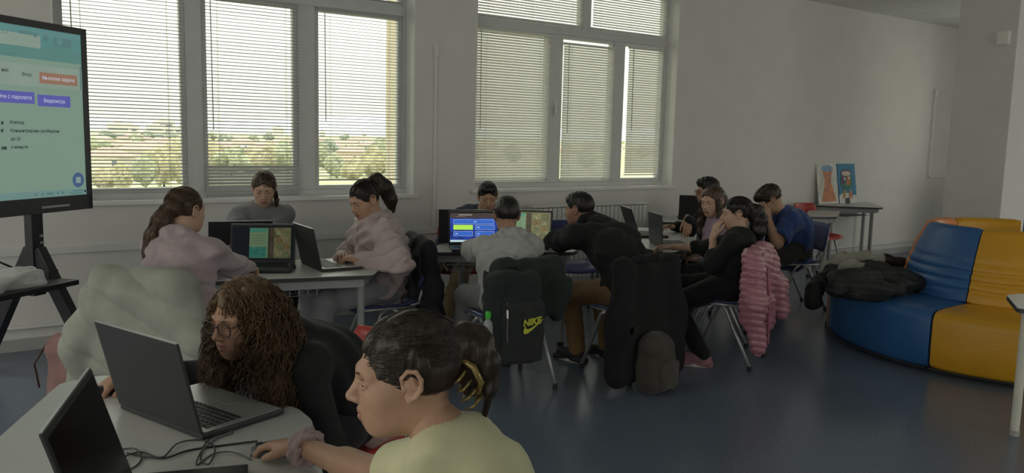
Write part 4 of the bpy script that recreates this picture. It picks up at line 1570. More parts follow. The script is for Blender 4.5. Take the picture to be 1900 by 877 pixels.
def hand_prims(s, w, d, n, side, k, curl=(22, 28, 18), spread=1.0, thumb_in=0.0):
    """w wrist, d towards the fingers, n out of the back of the hand, side +1 left / -1 right"""
    d = unit(d)
    n = unit(np.array(n) - d * (np.array(n) @ d))
    t = np.cross(n, d) * (-side)      # thumb side
    F = lambda x, y, z: np.array(w) + k * (x * d + y * t + z * n)
    kn = [(.088, .029), (.092, .010), (.087, -.009), (.078, -.027)]
    ln = [.070, .078, .073, .056]
    for i, ((x, y), l) in enumerate(zip(kn, ln)):
        s.cone(F(-.005, y * .55, 0), F(x, y, .002), .0155 * k, .0110 * k, .012 * k)
        p = F(x, y, .002)
        a = 0.0
        rr = [.0096, .0086, .0076, .0062]
        if i == 3: rr = [r * .88 for r in rr]
        sp = (y / .03) * .10 * spread
        for j in range(3):
            a += math.radians(curl[j] * (1 + .06 * i))
            q = p + k * l * (.45, .31, .24)[j] * (d * math.cos(a) - n * math.sin(a) + t * sp)
            s.cone(p, q, rr[j] * k, rr[j + 1] * k, .004 * k)
            p = q
    s.cone(F(.0, 0, -.004), F(.07, -.002, -.004), .0165 * k, .0150 * k, .012 * k, lat=t, sx=1.7)
    p0, p1, p2, p3 = F(.012, .018, -.004), F(.045, .045 - .012 * thumb_in, -.012 - .01 * thumb_in), F(.072, .053 - .020 * thumb_in, -.016 - .016 * thumb_in), F(.095, .054 - .028 * thumb_in, -.020 - .018 * thumb_in)
    s.cone(p0, p1, .0165 * k, .0120 * k, .012 * k)
    s.cone(p1, p2, .0115 * k, .0098 * k, .005 * k)
    s.cone(p2, p3, .0096 * k, .0075 * k, .004 * k)
    s.cone(np.array(w) - d * .03 * k, F(.0, 0, 0), .0215 * k, .0205 * k, .014 * k, lat=t, sx=1.18)


def person(label, pel, head, hyaw, hpitch, hd, wrists, top, legs, hair, skinm, k=1.0, hroll=0.0, neck=None, poles=None, syaw=None,
           handdirs=None, handn=None, curls=None, res=.009, hres=.0034, knee_out=.09, feet=None, sw=.150, hair_style='short', tails=None,
           shoe_mat=None, lipm=None, bulk=1.0, glasses=None, slump=.0, thumb_in=(0, 0), hand_res=.0042, arm_res=None, lash=False, nst=420, elbows=None, neck_r=.0545, sdrop=.045):
    pel = np.array(pel, float); head = np.array(head, float)
    rt = root('person', (pel[0], pel[1], 0), label, 'person')
    HR = rot_axes(hyaw, hpitch, hroll)
    L = Loc(head, HR, k)
    if neck is None:
        tdir = unit(head - pel)
        neck = head - .150 * k * unit(.55 * tdir + .45 * HR[2]) - .035 * k * unit(hdir(hd))
    neck = np.array(neck, float)
    syaw = hd if syaw is None else syaw
    sl = hleft(syaw)
    fwd, lft = hdir(hd), hleft(hd)
    spine = lambda t: (1 - t) ** 2 * pel + 2 * t * (1 - t) * (pel + .55 * np.linalg.norm(neck - pel) * unit(V(0, 0, 1) - fwd * (.15 + slump))) + t * t * neck
    P = [spine(t) for t in (0, .3, .62, .86, 1)]
    upv = unit(P[4] - P[2])
    fr = unit(np.cross(sl, upv)) * -1
    chestf = unit(np.cross(upv, sl)) * -1
    chestf = chestf if chestf @ fwd > 0 else -chestf
    sh = [neck + sl * sw * k * s_ - upv * sdrop * k + chestf * .012 for s_ in (1, -1)]
    elb, wr = [], []
    for i, s_ in enumerate((1, -1)):
        pole = (poles or {}).get(i, unit(V(0, 0, -1.0) + sl * s_ * .5 - chestf * .45))
        e_, w_ = ik(sh[i], wrists[i], .262 * k, .235 * k, pole)
        
        if elbows and i in elbows:
            e_, w_ = np.array(elbows[i], float), np.array(wrists[i], float)
        elb.append(e_); wr.append(w_)
    hip = [pel + lft * .082 * k * s_ for s_ in (1, -1)]
    kne, ank = [], []
    for i, s_ in enumerate((1, -1)):
        an = np.array(feet[i], float) if feet is not None else hip[i] + fwd * .40 * k + lft * s_ * knee_out * .5
        an = V(an[0], an[1], an[2] if feet is not None and len(feet[i]) > 2 else .085)
        e_, w_ = ik(hip[i], an, .405 * k, .395 * k, fwd * .8 + V(0, 0, 1.0) + lft * s_ * knee_out * 2.0)
        kne.append(e_); ank.append(w_)
    # ---- body: one mesh (torso and limbs, finer head and hands grown into it)
    b = bulk
    s = SDF()
    s.chain(P, [.105 * k * b, .095 * k * b, .105 * k * b, .085 * k, .050 * k], .05, lat=sl, sx=1.28)
    s.cone(neck - upv * .03, L(0, -.026, -.05), neck_r * .98 * k, neck_r * .9 * k, .04)
    for i in (0, 1):
        s.cone(P[3], sh[i], .062 * k, .050 * k, .04)
        s.chain([sh[i], elb[i]], [.046 * k * b, .038 * k * b], .03)
        s.chain([elb[i], wr[i]], [.038 * k * b, .0235 * k], .015)
        s.cone(elb[i], elb[i] + .35 * (wr[i] - elb[i]), .038 * k * b, .039 * k * b, .02)
        s.chain([hip[i], kne[i]], [.075 * k * b, .052 * k * b], .04)
        s.chain([kne[i], ank[i]], [.050 * k * b, .034 * k], .02)
    parts = [s.mesh(res)]
    if arm_res:
        s2 = SDF()
        for i in (0, 1):
            s2.chain([sh[i], elb[i]], [.0463 * k * b, .0383 * k * b], .03)
            s2.chain([elb[i], wr[i]], [.0383 * k * b, .0238 * k], .015)
            s2.cone(elb[i], elb[i] + .35 * (wr[i] - elb[i]), .0383 * k * b, .0393 * k * b, .02)
        parts.append(s2.mesh(arm_res))
    hs_ = SDF()
    head_prims(hs_, L, k)
    hs_.cone(neck - upv * .0, L(0, -.026, -.05), neck_r * k, neck_r * .94 * k, .030 * k)
    hv, hq = hs_.mesh(hres)
    parts.append((hv, hq))
    hdv = None
    for i, s_ in enumerate((1, -1)):
        h_ = SDF()
        dd = (handdirs or {}).get(i, wr[i] - elb[i])
        nn = (handn or {}).get(i, V(0, 0, 1) + .2 * sl * s_)
        hand_prims(h_, wr[i], dd, nn, s_, k, (curls or {}).get(i, (22, 28, 18)), thumb_in=thumb_in[i])
        parts.append(h_.mesh(hand_res if not isinstance(hand_res, (tuple, list)) else hand_res[i]))
    me = np_mesh('body', parts)
    me.materials.append(skinm)
    lm = lipm or mat('lips', (.30, .14, .11), .45, var=.05)
    me.materials.append(lm)
    n0 = len(parts[0][0]) + (len(parts[1][0]) if arm_res else 0)
    q0 = len(parts[0][1]) + (len(parts[1][1]) if arm_res else 0)
    fc = L.inv(hv[hq].mean(1))
    lips = (np.abs(fc[:, 0]) < .0225) & (fc[:, 2] < -.0525) & (fc[:, 2] > -.0765) & (fc[:, 1] > .0825)
    mi = np.zeros(len(me.polygons), np.int32)
    mi[q0:q0 + len(hq)][lips] = 1
    me.polygons.foreach_set('material_index', mi)
    body = link('body', me, None, rt, True)
    # ---- eyes, brows
    for x in (-1, 1):
        c0 = L(x * .0325, .0685, .0005)
        g = unit(HR[1] - HR[2] * .28)
        ey = MB()
        a1 = unit(np.cross(g, V(.3, .2, .9))); a2 = np.cross(g, a1)
        ey.lathe([(.0005, -.0120), (.007, -.0098), (.0112, -.004), (.0118, 0), (.0108, .0052), (.0082, .0086)], (0, 0, 0), 14)
        ey.v = [tuple(c0 + k * (p[0] * a1 + p[1] * a2 + p[2] * g)) for p in ey.v]
        eo = ey.build('eye', M_eyew, rt, True, smooth=True)
        ir = MB().lathe([(.0083, .0086), (.0068, .0098), (.0042, .0112), (.0004, .0119)], (0, 0, 0), 14)
        ir.v = [tuple(c0 + k * (p[0] * a1 + p[1] * a2 + p[2] * g)) for p in ir.v]
        ir.build('iris', M_iris, eo, smooth=True)
        pts = [L(x * (.012 + .008 * j), .0880 - .0021 * j * j * .9, .0180 + .0028 * math.sin(j * .85)) for j in range(5)]
        MB().tube(pts, [.0018 * k, .0029 * k, .0028 * k, .0022 * k, .0009 * k], 6).build('eyebrow', hair, rt, True, smooth=True)
    # ---- hair
    hr = SDF()
    e = lambda c, r, kk=.02, op='u': hr.ell(L(*c), np.array(r) * k, HR, kk * k, op)
    hp = []
    if hair_style == 'short':
        e((0, -.020, .036), (.080, .100, .089)); e((0, .020, .088), (.062, .072, .034), .03)
        e((0, .118, -.038), (.080, .078, .112), .012, 's')
        for x in (-1, 1):
            e((x * .092, .012, -.030), (.030, .040, .040), .015, 's')
        hr.box(L(0, .02, -.125), np.array((.2, .2, .072)) * k, HR, .01, .01, 's')
        hp.append(hr.mesh(hres * 1.15, folds(.003, 160, 3)))
    elif hair_style == 'crop':
        e((0, -.018, .032), (.0775, .0985, .0875)); e((0, .01, .075), (.066, .078, .042), .03)
        e((0, .118, -.030), (.080, .078, .108), .012, 's')
        for x in (-1, 1):
            e((x * .092, .012, -.030), (.030, .036, .042), .015, 's')
        hr.box(L(0, .02, -.130), np.array((.2, .2, .072)) * k, HR, .01, .01, 's')
        hp.append(hr.mesh(hres * 1.15, folds(.0015, 220, 3)))
    elif hair_style == 'fringe':
        e((0, -.016, .038), (.085, .103, .092)); e((0, .050, .066), (.072, .052, .044), .03); e((.02, .075, .050), (.05, .03, .03), .02)
        e((0, .125, -.058), (.085, .078, .102), .010, 's')
        for x in (-1, 1):
            e((x * .095, .010, -.034), (.030, .036, .040), .015, 's')
        hr.box(L(0, .02, -.130), np.array((.2, .2, .072)) * k, HR, .01, .01, 's')
        hp.append(hr.mesh(hres * 1.15, folds(.004, 120, 5)))
    else:      # long hair drawn back or hanging
        e((0, -.021, .033), (.0795, .0995, .0885))
        e((0, .118, -.032), (.076, .078, .110), .012, 's')
        if hair_style == 'back':
            for x in (-1, 1):
                e((x * .095, .002, -.030), (.032, .034, .046), .015, 's')
            hr.box(L(0, .06, -.140), np.array((.2, .11, .075)) * k, HR, .01, .01, 's')
        for (pts, rs) in (tails or []):
            W = [p if isinstance(p, np.ndarray) else L(*p) for p in pts]
            hr.chain(W, [r * k for r in rs], .025)
        hp.append(hr.mesh(hres * 1.2, folds(.003, 110, 8)))
        # combed strands over the scalp towards the tie
        if hair_style == 'back' and tails:
            tie = np.array(tails[0][0][0]) if not isinstance(tails[0][0][0], np.ndarray) else L.inv(tails[0][0][0])
            n = nst
            u = RNG.uniform(-1, 1, n); v = RNG.uniform(-.5, .93, n)
            th = u * 2.6
            ctr = V(0, -.021, .033); rad = V(.0805, .1005, .0895)
            st = ctr + rad * np.stack([np.sin(th) * np.sqrt(1 - v * v), np.cos(th) * np.sqrt(1 - v * v), v], 1)
            ok = ~((((st - V(0, .118, -.032)) / V(.076, .078, .110)) ** 2).sum(1) < 1.0) & (st[:, 2] > -.055)
            for x in (-1, 1):
                ok &= ~((((st - V(x * .095, .002, -.030)) / V(.032, .034, .046)) ** 2).sum(1) < 1.0)
            st = st[ok]
            T = np.linspace(0, 1, 12)[None, :, None]
            p = st[:, None, :] * (1 - T) + (tie + RNG.normal(size=(len(st), 1, 3)) * .006) * T
            q = (p - ctr) / rad
            nrm = np.linalg.norm(q, axis=2, keepdims=True)
            q = np.where(nrm < 1.0, q / nrm, q) * (1 + .008 * RNG.uniform(-.5, 1.4, (len(st), 1, 1)) * np.sin(np.pi * T))
            p = ctr + q * rad
            wp = L.o + k * (p.reshape(-1, 3) @ L.R).reshape(p.shape)
            hp.append(strands(wp, (.0013 if nst < 1000 else .0008) * k, (.0009 if nst < 1000 else .0006) * k))
        for (pts, rs) in (tails or []):
            W = np.array([p if isinstance(p, np.ndarray) else L(*p) for p in pts])
            n = 150
            tt = np.linspace(0, len(W) - 1, 16)
            base = np.stack([np.interp(tt, np.arange(len(W)), W[:, j]) for j in range(3)], 1)
            rr = np.interp(tt, np.arange(len(W)), rs) * k
            off = RNG.normal(size=(n, 3)); off /= np.linalg.norm(off, axis=1)[:, None]
            wv = .25 * np.sin(tt[None, :, None] * 2.2 + RNG.uniform(0, 6, (n, 1, 3)))
            p = base[None] + (off[:, None, :] + wv) * (rr[None, :, None] * RNG.uniform(.75, 1.12, (n, 1, 1)))
            hp.append(strands(p, .0016 * k, .0008 * k))
    if not (hair_style == 'custom'):
        link('hair', np_mesh('hair', hp), hair, rt, True)
    # ---- clothes
    tm, kind = top['mat'], top.get('kind', 'sweater')
    ease = top.get('ease', .014)
    s = SDF()
    lo = spine(0) + V(0, 0, top.get('drop', -.02))
    Q = [lo] + P[1:4] + [neck - upv * .015]
    s.chain(Q, [.112 * k * b + ease, .106 * k * b + ease, .112 * k * b + ease, .090 * k + ease, .058 * k + ease * .4], .05, lat=sl, sx=1.28)
    slv = top.get('sleeve', 'long')
    for i in (0, 1):
        s.cone(P[3], sh[i], .066 * k + ease, .052 * k + ease * .8, .045)
        if slv == 'short':
            s.cone(sh[i], sh[i] + .72 * (elb[i] - sh[i]), .052 * k * b + ease, .052 * k * b + ease * 1.3, .03)
            cut = sh[i] + .72 * (elb[i] - sh[i]); ax_ = unit(elb[i] - sh[i])
            RB = np.array([ax_, unit(np.cross(ax_, V(.3, .1, .9))), unit(np.cross(ax_, np.cross(ax_, V(.3, .1, .9))))])
            s.box(cut + ax_ * .10, (.085, .09, .09), RB, .004, .004, 's')
        else:
            en = {'long': .95, 'elbow': .30}[slv if slv in ('long', 'elbow') else 'long']
            s.cone(sh[i], elb[i], .052 * k * b + ease * .9, .045 * k * b + ease * .9, .03)
            we = elb[i] + en * (wr[i] - elb[i])
            s.cone(elb[i], we, .046 * k * b + ease * .9, (.030 * k + ease * .55) if slv == 'long' else .042 * k * b + ease * .6, .025)
            if kind in ('hoodie', 'windbreaker', 'sweater') and slv == 'long':
                s.cone(we - .02 * unit(wr[i] - elb[i]), we + .012 * unit(wr[i] - elb[i]), .032 * k + ease * .5, .029 * k + ease * .4, .008)
    if kind == 'hoodie':
        hd_ = SDF()      # the hood lies folded round the neck
        B_ = lambda a, f_, u_: neck + (sl * a + chestf * f_ + upv * u_) * k
        hd_.ell(B_(0, -.098, -.075), np.array((.115, .040, .082)) * k, np.array([sl, chestf, upv]), .03)
        for g_ in (1, -1):
            hd_.chain([B_(0, -.095, .012), B_(g_ * .062, -.070, .018), B_(g_ * .094, -.010, .000), B_(g_ * .075, .050, -.045), B_(g_ * .030, .082, -.085)], [.034 * k, .034 * k, .030 * k, .025 * k, .015 * k], .022)
        hd_.cone(neck - upv * .05 * k - chestf * .035 * k, L(0, -.03, -.02), .050 * k, .066 * k, .012, 's')
        hoodm = np_mesh('hood', [hd_.mesh(.006, folds(.007, 60, top.get('seed', 1) + 3))])
        link('hood', hoodm, tm, rt, True)
    elif kind in ('windbreaker', 'polo'):
        cr = .020 if kind == 'windbreaker' else .011
        ring = [neck + upv * (.030 if kind == 'windbreaker' else .012) * k + (sl * math.sin(a) * .072 + chestf * (math.cos(a) * .066)) * k - upv * (.02 + .02 * math.cos(a)) * k for a in np.linspace(.35, 2 * math.pi - .35, 11)]
        s.chain(ring, [cr * k] * 11, .012)
    else:
        ring = [neck + upv * .004 * k + (sl * math.sin(a) * .066 + chestf * math.cos(a) * .062) * k - upv * (.012 + .022 * math.cos(a)) * k for a in np.linspace(0, 2 * math.pi, 13)]
        s.chain(ring, [.0095 * k] * 13, .010)
    # neck opening
    s.cone(neck - upv * .02 * k, L(0, -.02, -.04), .0475 * k, .048 * k, .004, 's')
    gm = s.mesh(top.get('res', .0075), folds(top.get('fold', .006), top.get('freq', 42), top.get('seed', 1)))
    garment = link({'hoodie': 'hoodie', 'windbreaker': 'windbreaker', 'tee': 't_shirt', 'polo': 'polo_shirt', 'jacket': 'jacket'}.get(kind, 'sweater'), np_mesh('top', [gm]), tm, rt, True)
    s = SDF()
    s.chain([pel + V(0, 0, .06), pel], [.108 * k * b, .118 * k * b], .05, lat=lft, sx=1.25)
    for i in (0, 1):
        s.cone(pel, hip[i], .105 * k * b, .095 * k * b, .04)
        s.cone(hip[i], kne[i], .092 * k * b, .072 * k * b, .04)
        s.cone(kne[i], ank[i] + V(0, 0, .0), .071 * k * b, .056 * k, .03)
    pm_ = s.mesh(.0095, folds(.005, 38, top.get('seed', 1) + 7))
    link('trousers', np_mesh('trousers', [pm_]), legs, rt, True)
    for i in (0, 1):
        s = SDF()
        td = unit(V(*(fwd[:2]), 0) + .15 * lft * (1 if i == 0 else -1))
        a0 = V(ank[i][0], ank[i][1], 0)
        zb = max(0, ank[i][2] - .085)
        R = np.array([unit(np.cross(td, V(0, 0, 1))), td, V(0, 0, 1)])
        s.ell(a0 + td * .055 * k + V(0, 0, zb + .045), np.array((.046, .125, .045)) * k, R, .02)
        s.ell(a0 + V(0, 0, zb + .07), np.array((.042, .052, .06)) * k, R, .03)
        s.box(a0 + td * .055 * k + V(0, 0, zb + .016), np.array((.045, .132, .016)) * k, R, .014, .006)
        s.box(a0 + td * .05 + V(0, 0, zb - .05), (.2, .3, .0495), R, .001, .001, 's')
        so = link('shoe', np_mesh('shoe', [s.mesh(.006)]), shoe_mat or mat('shoe_dark', (.02, .02, .022), .6), rt, True)
        sole = MB().prism([(a0[0] + k * (x * R[0][0] + y * td[0]), a0[1] + k * (x * R[0][1] + y * td[1])) for x, y in ((-.038, -.06), (.038, -.06), (.046, .05), (.040, .13), (.018, .178), (-.018, .178), (-.040, .13), (-.046, .05))], zb + .001, zb + .020)
        sole.build('sole', mat('shoe_sole', (.55, .53, .50), .6), so, smooth=False)
    if glasses:
        gl = MB()
        for x in (-1, 1):
            pts = [L(x * .034 + .0255 * math.copysign(abs(math.cos(a)) ** .7, math.cos(a)), .0995 - .007 * abs(math.cos(a)) * (1 if math.cos(a) * x > 0 else .2), -.002 + .0195 * math.copysign(abs(math.sin(a)) ** .7, math.sin(a))) for a in np.linspace(0, 2 * math.pi, 17)]
            gl.tube(pts, .0021 * k, 6, caps=False)
            gl.tube([L(x * .059, .092, .006), L(x * .068, .060, .008), L(x * .0755, .0, .006), L(x * .074, -.015, -.010)], .0015 * k, 6)
        gl.tube([L(-.0095, .0995, .003), L(0, .1035, .006), L(.0095, .0995, .003)], .0016 * k, 6)
        gl.build('glasses', glasses, rt, True, smooth=True)
    return dict(root=rt, L=L, neck=neck, sh=sh, elb=elb, wr=wr, kne=kne, ank=ank, upv=upv, chestf=chestf, sl=sl, P=P)


SK_fair, SK_tan, SK_mid = skin('skin_fair', (.50, .32, .24)), skin('skin_tan', (.36, .205, .14)), skin('skin_mid', (.44, .265, .185))
H_black, H_dark, H_brown, H_light = hair_mat('hair_black', (.012, .010, .010)), hair_mat('hair_dark', (.022, .014, .010)), hair_mat('hair_brown', (.060, .036, .020)), hair_mat('hair_light', (.105, .066, .036))


def cloth(name, c, rough=.85, **kw):
    return mat(name, c, rough, var=kw.pop('var', .10), scale=kw.pop('scale', 12), bump=.12, bscale=kw.pop('bscale', 300), spec=.25, sheen=kw.pop('sheen', .15), **kw)


def pelvis(key, back=.03, z=.545):
    c, hd = CH[key]
    return c - hdir(hd) * back + V(0, 0, z)


PP = {}
P1_TAILS = [([(0, -.098, .030), (.0, -.122, .048), (0, -.142, .030), (.0, -.140, -.010), (0, -.122, -.045)], [.028, .031, .031, .028, .014]),
            ([(0, -.130, .060), (-.012, -.155, .052), (-.022, -.166, .010), (-.022, -.158, -.045), (-.016, -.138, -.110)], [.008, .008, .007, .006, .003])]
# P1 pale yellow t-shirt, hair clipped up, hand on the mouse
mw = V(MOUSE1[0], MOUSE1[1], TZ)
hand1 = mw + V(.030, -.108, .054)
PP['P1'] = person('person in a pale yellow t-shirt with clipped-up dark hair holding a mouse', pelvis('P1', .0), atd(751, 694, 1.50), -64, 6, -38, [V(.60, 1.34, .635), hand1],
                  dict(mat=cloth('cotton_yellow_shaded', (.52, .51, .33)), kind='tee', sleeve='short', ease=.012, fold=.004, freq=40, seed=2, res=.005), cloth('denim_blue', (.07, .09, .14)), H_dark, skin('skin_mid_shaded', (.37, .225, .155)),  # shirt and mid skin colours darkened to carry the foreground shade
                  k=.97, syaw=-40, sw=.128, sdrop=.066, elbows={1: atd(694, 882, 1.82)}, neck_r=.045, neck=atd(826, 820, 1.50), hair_style='back', nst=1500, tails=P1_TAILS, hres=.0021, hand_res=(.005, .0024), arm_res=.005, handdirs={1: mw + V(-.012, .030, .018) - hand1}, handn={1: V(0, 0, 1) + .15 * hdir(35)},
                  curls={1: (14, 24, 20)}, thumb_in=(0, .5), poles={1: V(.25, -.2, -1.0)}, lash=True)
# P2 long curly hair and glasses, black jumper
m2w = V(MOUSE2[0], MOUSE2[1], TZ)
hand2 = m2w + V(.095, .05, .05)
PP['P2'] = person('person with long curly brown hair and glasses leaning over a laptop in black', pelvis('P2', .02), atd(450, 590, 2.50), -112, 8, -103, [V(.80, 2.50, .60), hand2],
                  dict(mat=cloth('knit_black', (.014, .014, .016), sheen=.05), ease=.022, fold=.008, freq=34, seed=3), cloth('denim_black', (.02, .02, .024)), mat('hair_curly', (.115, .068, .035), .45, var=.4, scale=40, spec=.4), SK_tan,
                  k=1.0, hair_style='custom', hres=.0024, glasses=mat('glasses_frame', (.03, .02, .03), .3), handdirs={1: m2w - hand2 + V(0, 0, .005)}, slump=.25)
# P3 pink hoodie seen from behind
PP['P3'] = person('person in a dusty pink hoodie with a low light brown ponytail', pelvis('P3', .0), atd(346, 390, 4.15), 62, 4, 50, [V(1.28, 4.70, .74), V(1.42, 4.60, .74)],
                  dict(mat=cloth('fleece_pink', (.37, .30, .325)), kind='hoodie', ease=.024, fold=.010, freq=44, seed=4), cloth('denim_grey', (.16, .17, .19)), H_brown, SK_fair,
                  hair_style='back', tails=[([(0, -.105, .01), (-.02, -.135, -.05), (-.055, -.150, -.13), (-.075, -.150, -.22), (-.085, -.145, -.30)], [.034, .042, .040, .034, .014])])
# P4 grey jumper facing out
PP['P4'] = person('person in a grey jumper facing into the room in front of the closed blind', pelvis('P4', .0), atd(490, 350, 5.6), 200, 18, 192, [V(1.60, 5.24, .745), V(1.48, 5.22, .745)],
                  dict(mat=cloth('knit_grey', (.20, .20, .215)), ease=.02, fold=.006, seed=5), cloth('denim_black', (.02, .02, .024)), H_brown, SK_fair,
                  hair_style='back', tails=[([(0, -.108, .0), (.01, -.125, -.07), (.05, -.12, -.14)], [.03, .034, .016]), ([(-.07, .02, -.02), (-.082, .012, -.08), (-.080, .01, -.13)], [.016, .013, .006])], poles={0: V(.8, .2, -.6), 1: V(-.8, .2, -.6)})
# P5 pink windbreaker, ponytail
PP['P5'] = person('person in a pale pink windbreaker with a dark ponytail typing', pelvis('P5', .0), atd(676, 370, 5.18), -100, 24, -84, [V(2.07, 4.58, .76), V(2.04, 4.78, .75)],
                  dict(mat=cloth('nylon_pink', (.48, .39, .395), .5, sheen=0), kind='windbreaker', ease=.034, fold=.015, freq=46, seed=6), cloth('denim_pale', (.30, .31, .33)), H_dark, SK_mid,
                  k=1.04, hair_style='back', tails=[([(0, -.090, .085), (-.01, -.130, .075), (-.02, -.160, .010), (-.02, -.165, -.075), (-.02, -.150, -.150)], [.022, .036, .044, .040, .016])], poles={0: V(.3, -.9, -.5), 1: V(.3, .9, -.5)})
# P6 boy facing out behind the quiz laptop
PP['P6'] = person('person with short dark hair looking down behind the quiz laptop, tan trousers', pelvis('P6', .0), atd(905, 366, 6.62), 208, 14, 214, [V(3.44, 5.50, .75), V(3.26, 5.52, .75)],
                  dict(mat=cloth('jersey_navy', (.05, .06, .10)), ease=.018, fold=.006, seed=7), cloth('chino_tan', (.30, .21, .135)), H_black, SK_mid, hair_style='short',
                  feet=[V(3.12, 5.36, .085), V(3.08, 5.56, .085)], knee_out=.13)
# P7 grey hoodie from behind
PP['P7'] = person('person in a grey hoodie with cropped dark hair before the quiz laptop', pelvis('P7', .0), atd(940, 399, 5.12), 27, 6, 14, [V(2.93, 4.78, .75), V(3.18, 4.70, .75)],
                  dict(mat=cloth('fleece_grey', (.37, .375, .37)), kind='hoodie', ease=.026, fold=.011, freq=46, seed=8, drop=-.03), cloth('joggers_grey', (.17, .175, .18)), H_black, SK_tan, hair_style='crop', sw=.158)
# P8 black hoodie from behind, leaning on the table
PP['P8'] = person('person in a black hoodie and brown trousers leaning on the table', pelvis('P8', -.03), atd(1074, 388, 5.62), -24, 6, -4, [V(3.62, 4.74, .765), V(3.72, 4.80, .765)],
                  dict(mat=cloth('fleece_black', (.013, .013, .015), sheen=.05), kind='hoodie', ease=.026, fold=.011, freq=42, seed=9, drop=.05), cloth('chino_brown', (.23, .135, .06)), H_black, SK_tan, hair_style='crop', sw=.165, bulk=1.08,
                  poles={0: V(-.9, .15, -.35), 1: V(.9, 0, -.5)}, feet=[V(3.52, 4.22, .085), V(3.76, 4.18, .085)])
# P9 boy with glasses behind
PP['P9'] = person('person with glasses and a black jacket half hidden behind the lavender top', pelvis('P9', .0), atd(1312, 354, 7.3), -62, 8, -60, [atd(1276, 408, 6.95), V(5.36, 5.14, .76)],
                  dict(mat=cloth('jacket_black', (.016, .016, .02), sheen=.05), kind='jacket', ease=.022, fold=.008, seed=10), cloth('denim_black', (.02, .02, .024)), H_black, SK_mid, hair_style='short',
                  glasses=mat('glasses_frame', (.03, .02, .03), .3), poles={0: V(0, -.4, -1)}, handdirs={0: V(-.3, -.3, -.8)}, handn={0: V(-.5, -.7, .2)})
# P10 lavender top, long hair
PP['P10'] = person('person with long loose brown hair in a lavender top', pelvis('P10', .0), atd(1322, 373, 6.22), -96, 12, -52, [V(4.76, 4.26, .62), V(4.92, 4.44, .62)],
                   dict(mat=cloth('jersey_lavender', (.33, .25, .33)), ease=.010, fold=.005, seed=11), cloth('denim_black', (.02, .02, .024)), H_brown, SK_fair, hair_style='long', bulk=1.06,
                   tails=[([(-.074, .030, .0), (-.088, .035, -.08), (-.095, .055, -.16), (-.090, .075, -.24), (-.085, .08, -.30)], [.020, .022, .026, .024, .010]),
                          ([(.074, .020, .0), (.088, .020, -.08), (.095, .035, -.16), (.090, .055, -.24), (.085, .06, -.30)], [.020, .022, .026, .024, .010]),
                          ([(0, -.10, .0), (0, -.11, -.1), (0, -.11, -.2)], [.05, .055, .03])])
# P11 black hoodie, ponytail, hand at the mouth
hp11 = atd(1366, 396, 5.70)
wL = hp11 + hdir(-46) * .150 - hleft(-46) * -.03 + V(0, 0, -.165)
PP['P11'] = person('person with a thick dark ponytail in black holding a hand to the mouth', pelvis('P11', .03), atd(1366, 396, 5.70), -46, 4, -30, [wL, V(4.42, 4.22, .745)],
                   dict(mat=cloth('fleece_black', (.013, .013, .015)), ease=.018, fold=.006, seed=12, sleeve='elbow'), cloth('leggings_black', (.012, .012, .014)), H_black, SK_fair,
                   hair_style='back', tails=[([(0, -.100, .030), (-.005, -.135, .015), (-.01, -.150, -.055), (-.01, -.145, -.130), (0, -.13, -.185)], [.026, .046, .054, .048, .018])],
                   elbows={0: atd(1322, 492, 5.56)}, handdirs={0: hp11 + hdir(-46) * .115 + V(0, 0, -.045) - wL}, handn={0: hdir(-46) + .5 * hleft(-46)}, curls={0: (25, 35, 20)}, arm_res=.007,
                   feet=[V(4.20, 3.70, .085), V(4.32, 4.12, .085)], shoe_mat=mat('shoe_pink', (.30, .14, .17), .6))
# P12 blue shirt hunched with hands at the face
wL = atd(1424, 402, 7.36)
wR = atd(1412, 404, 7.5)
PP['P12'] = person('person in a blue short-sleeved shirt hunched with hands at the face', pelvis('P12', .0), atd(1428, 370, 7.50), -52, 34, -64, [wL, wR],
                   dict(mat=cloth('polo_blue', (.030, .065, .21)), kind='polo', sleeve='short', ease=.018, fold=.008, seed=13, drop=-.04), cloth('denim_black', (.02, .02, .024)), H_dark, SK_mid, k=1.10, bulk=1.22, hair_style='fringe',
                   poles={0: V(-.1, -.5, -1.0), 1: V(-.1, .5, -1.0)}, handdirs={0: atd(1412, 378, 7.36) - wL, 1: atd(1408, 382, 7.5) - wR}, handn={0: hdir(-150), 1: hdir(0)}, curls={0: (35, 45, 30), 1: (35, 45, 30)}, arm_res=.007,
                   feet=[V(6.15, 4.55, .085), V(6.2, 4.95, .085)], slump=.2)
for key_, q_ in PP.items():
    ua = [round(float(np.linalg.norm(q_['wr'][i] - q_['elb'][i])), 2) for i in (0, 1)]

# ---- curly hair of P2
L2 = PP['P2']['L']
hv = SDF()
for c_, r_ in (((0, -.024, .036), (.080, .099, .088)),):
    hv.ell(L2(*c_), r_, L2.R, .02)
hv.ell(L2(0, .120, -.040), (.078, .084, .128), L2.R, .012, 's')
dn = V(0, 0, -1)
for x_ in (-1, 1):
    a_ = L2(x_ * .070, -.025, .01)
    o_ = x_ * L2.R[0]
    hv.chain([a_, a_ + dn * .10 + o_ * .030, a_ + dn * .20 + o_ * .045 + L2.R[1] * .01, a_ + dn * .30 + o_ * .035 + L2.R[1] * .02], [.030, .042, .046, .022], .03)
a_ = L2(0, -.08, .0)
hv.chain([a_, a_ + dn * .12 - L2.R[1] * .03, a_ + dn * .26 - L2.R[1] * .05], [.06, .068, .04], .04)
hparts = [hv.mesh(.004, folds(.007, 120, 21))]
n = 2600
u = RNG.uniform(-1, 1, n) * math.pi
v = RNG.uniform(-.55, .98, n)
rad = V(.082, .101, .090); ctr = V(0, -.022, .034)
st = ctr + rad * np.stack([np.sin(u) * np.sqrt(1 - v * v), np.cos(u) * np.sqrt(1 - v * v), v], 1)
ok = ~((((st - V(0, .125, -.055)) / V(.078, .078, .115)) ** 2).sum(1) < 1.0)
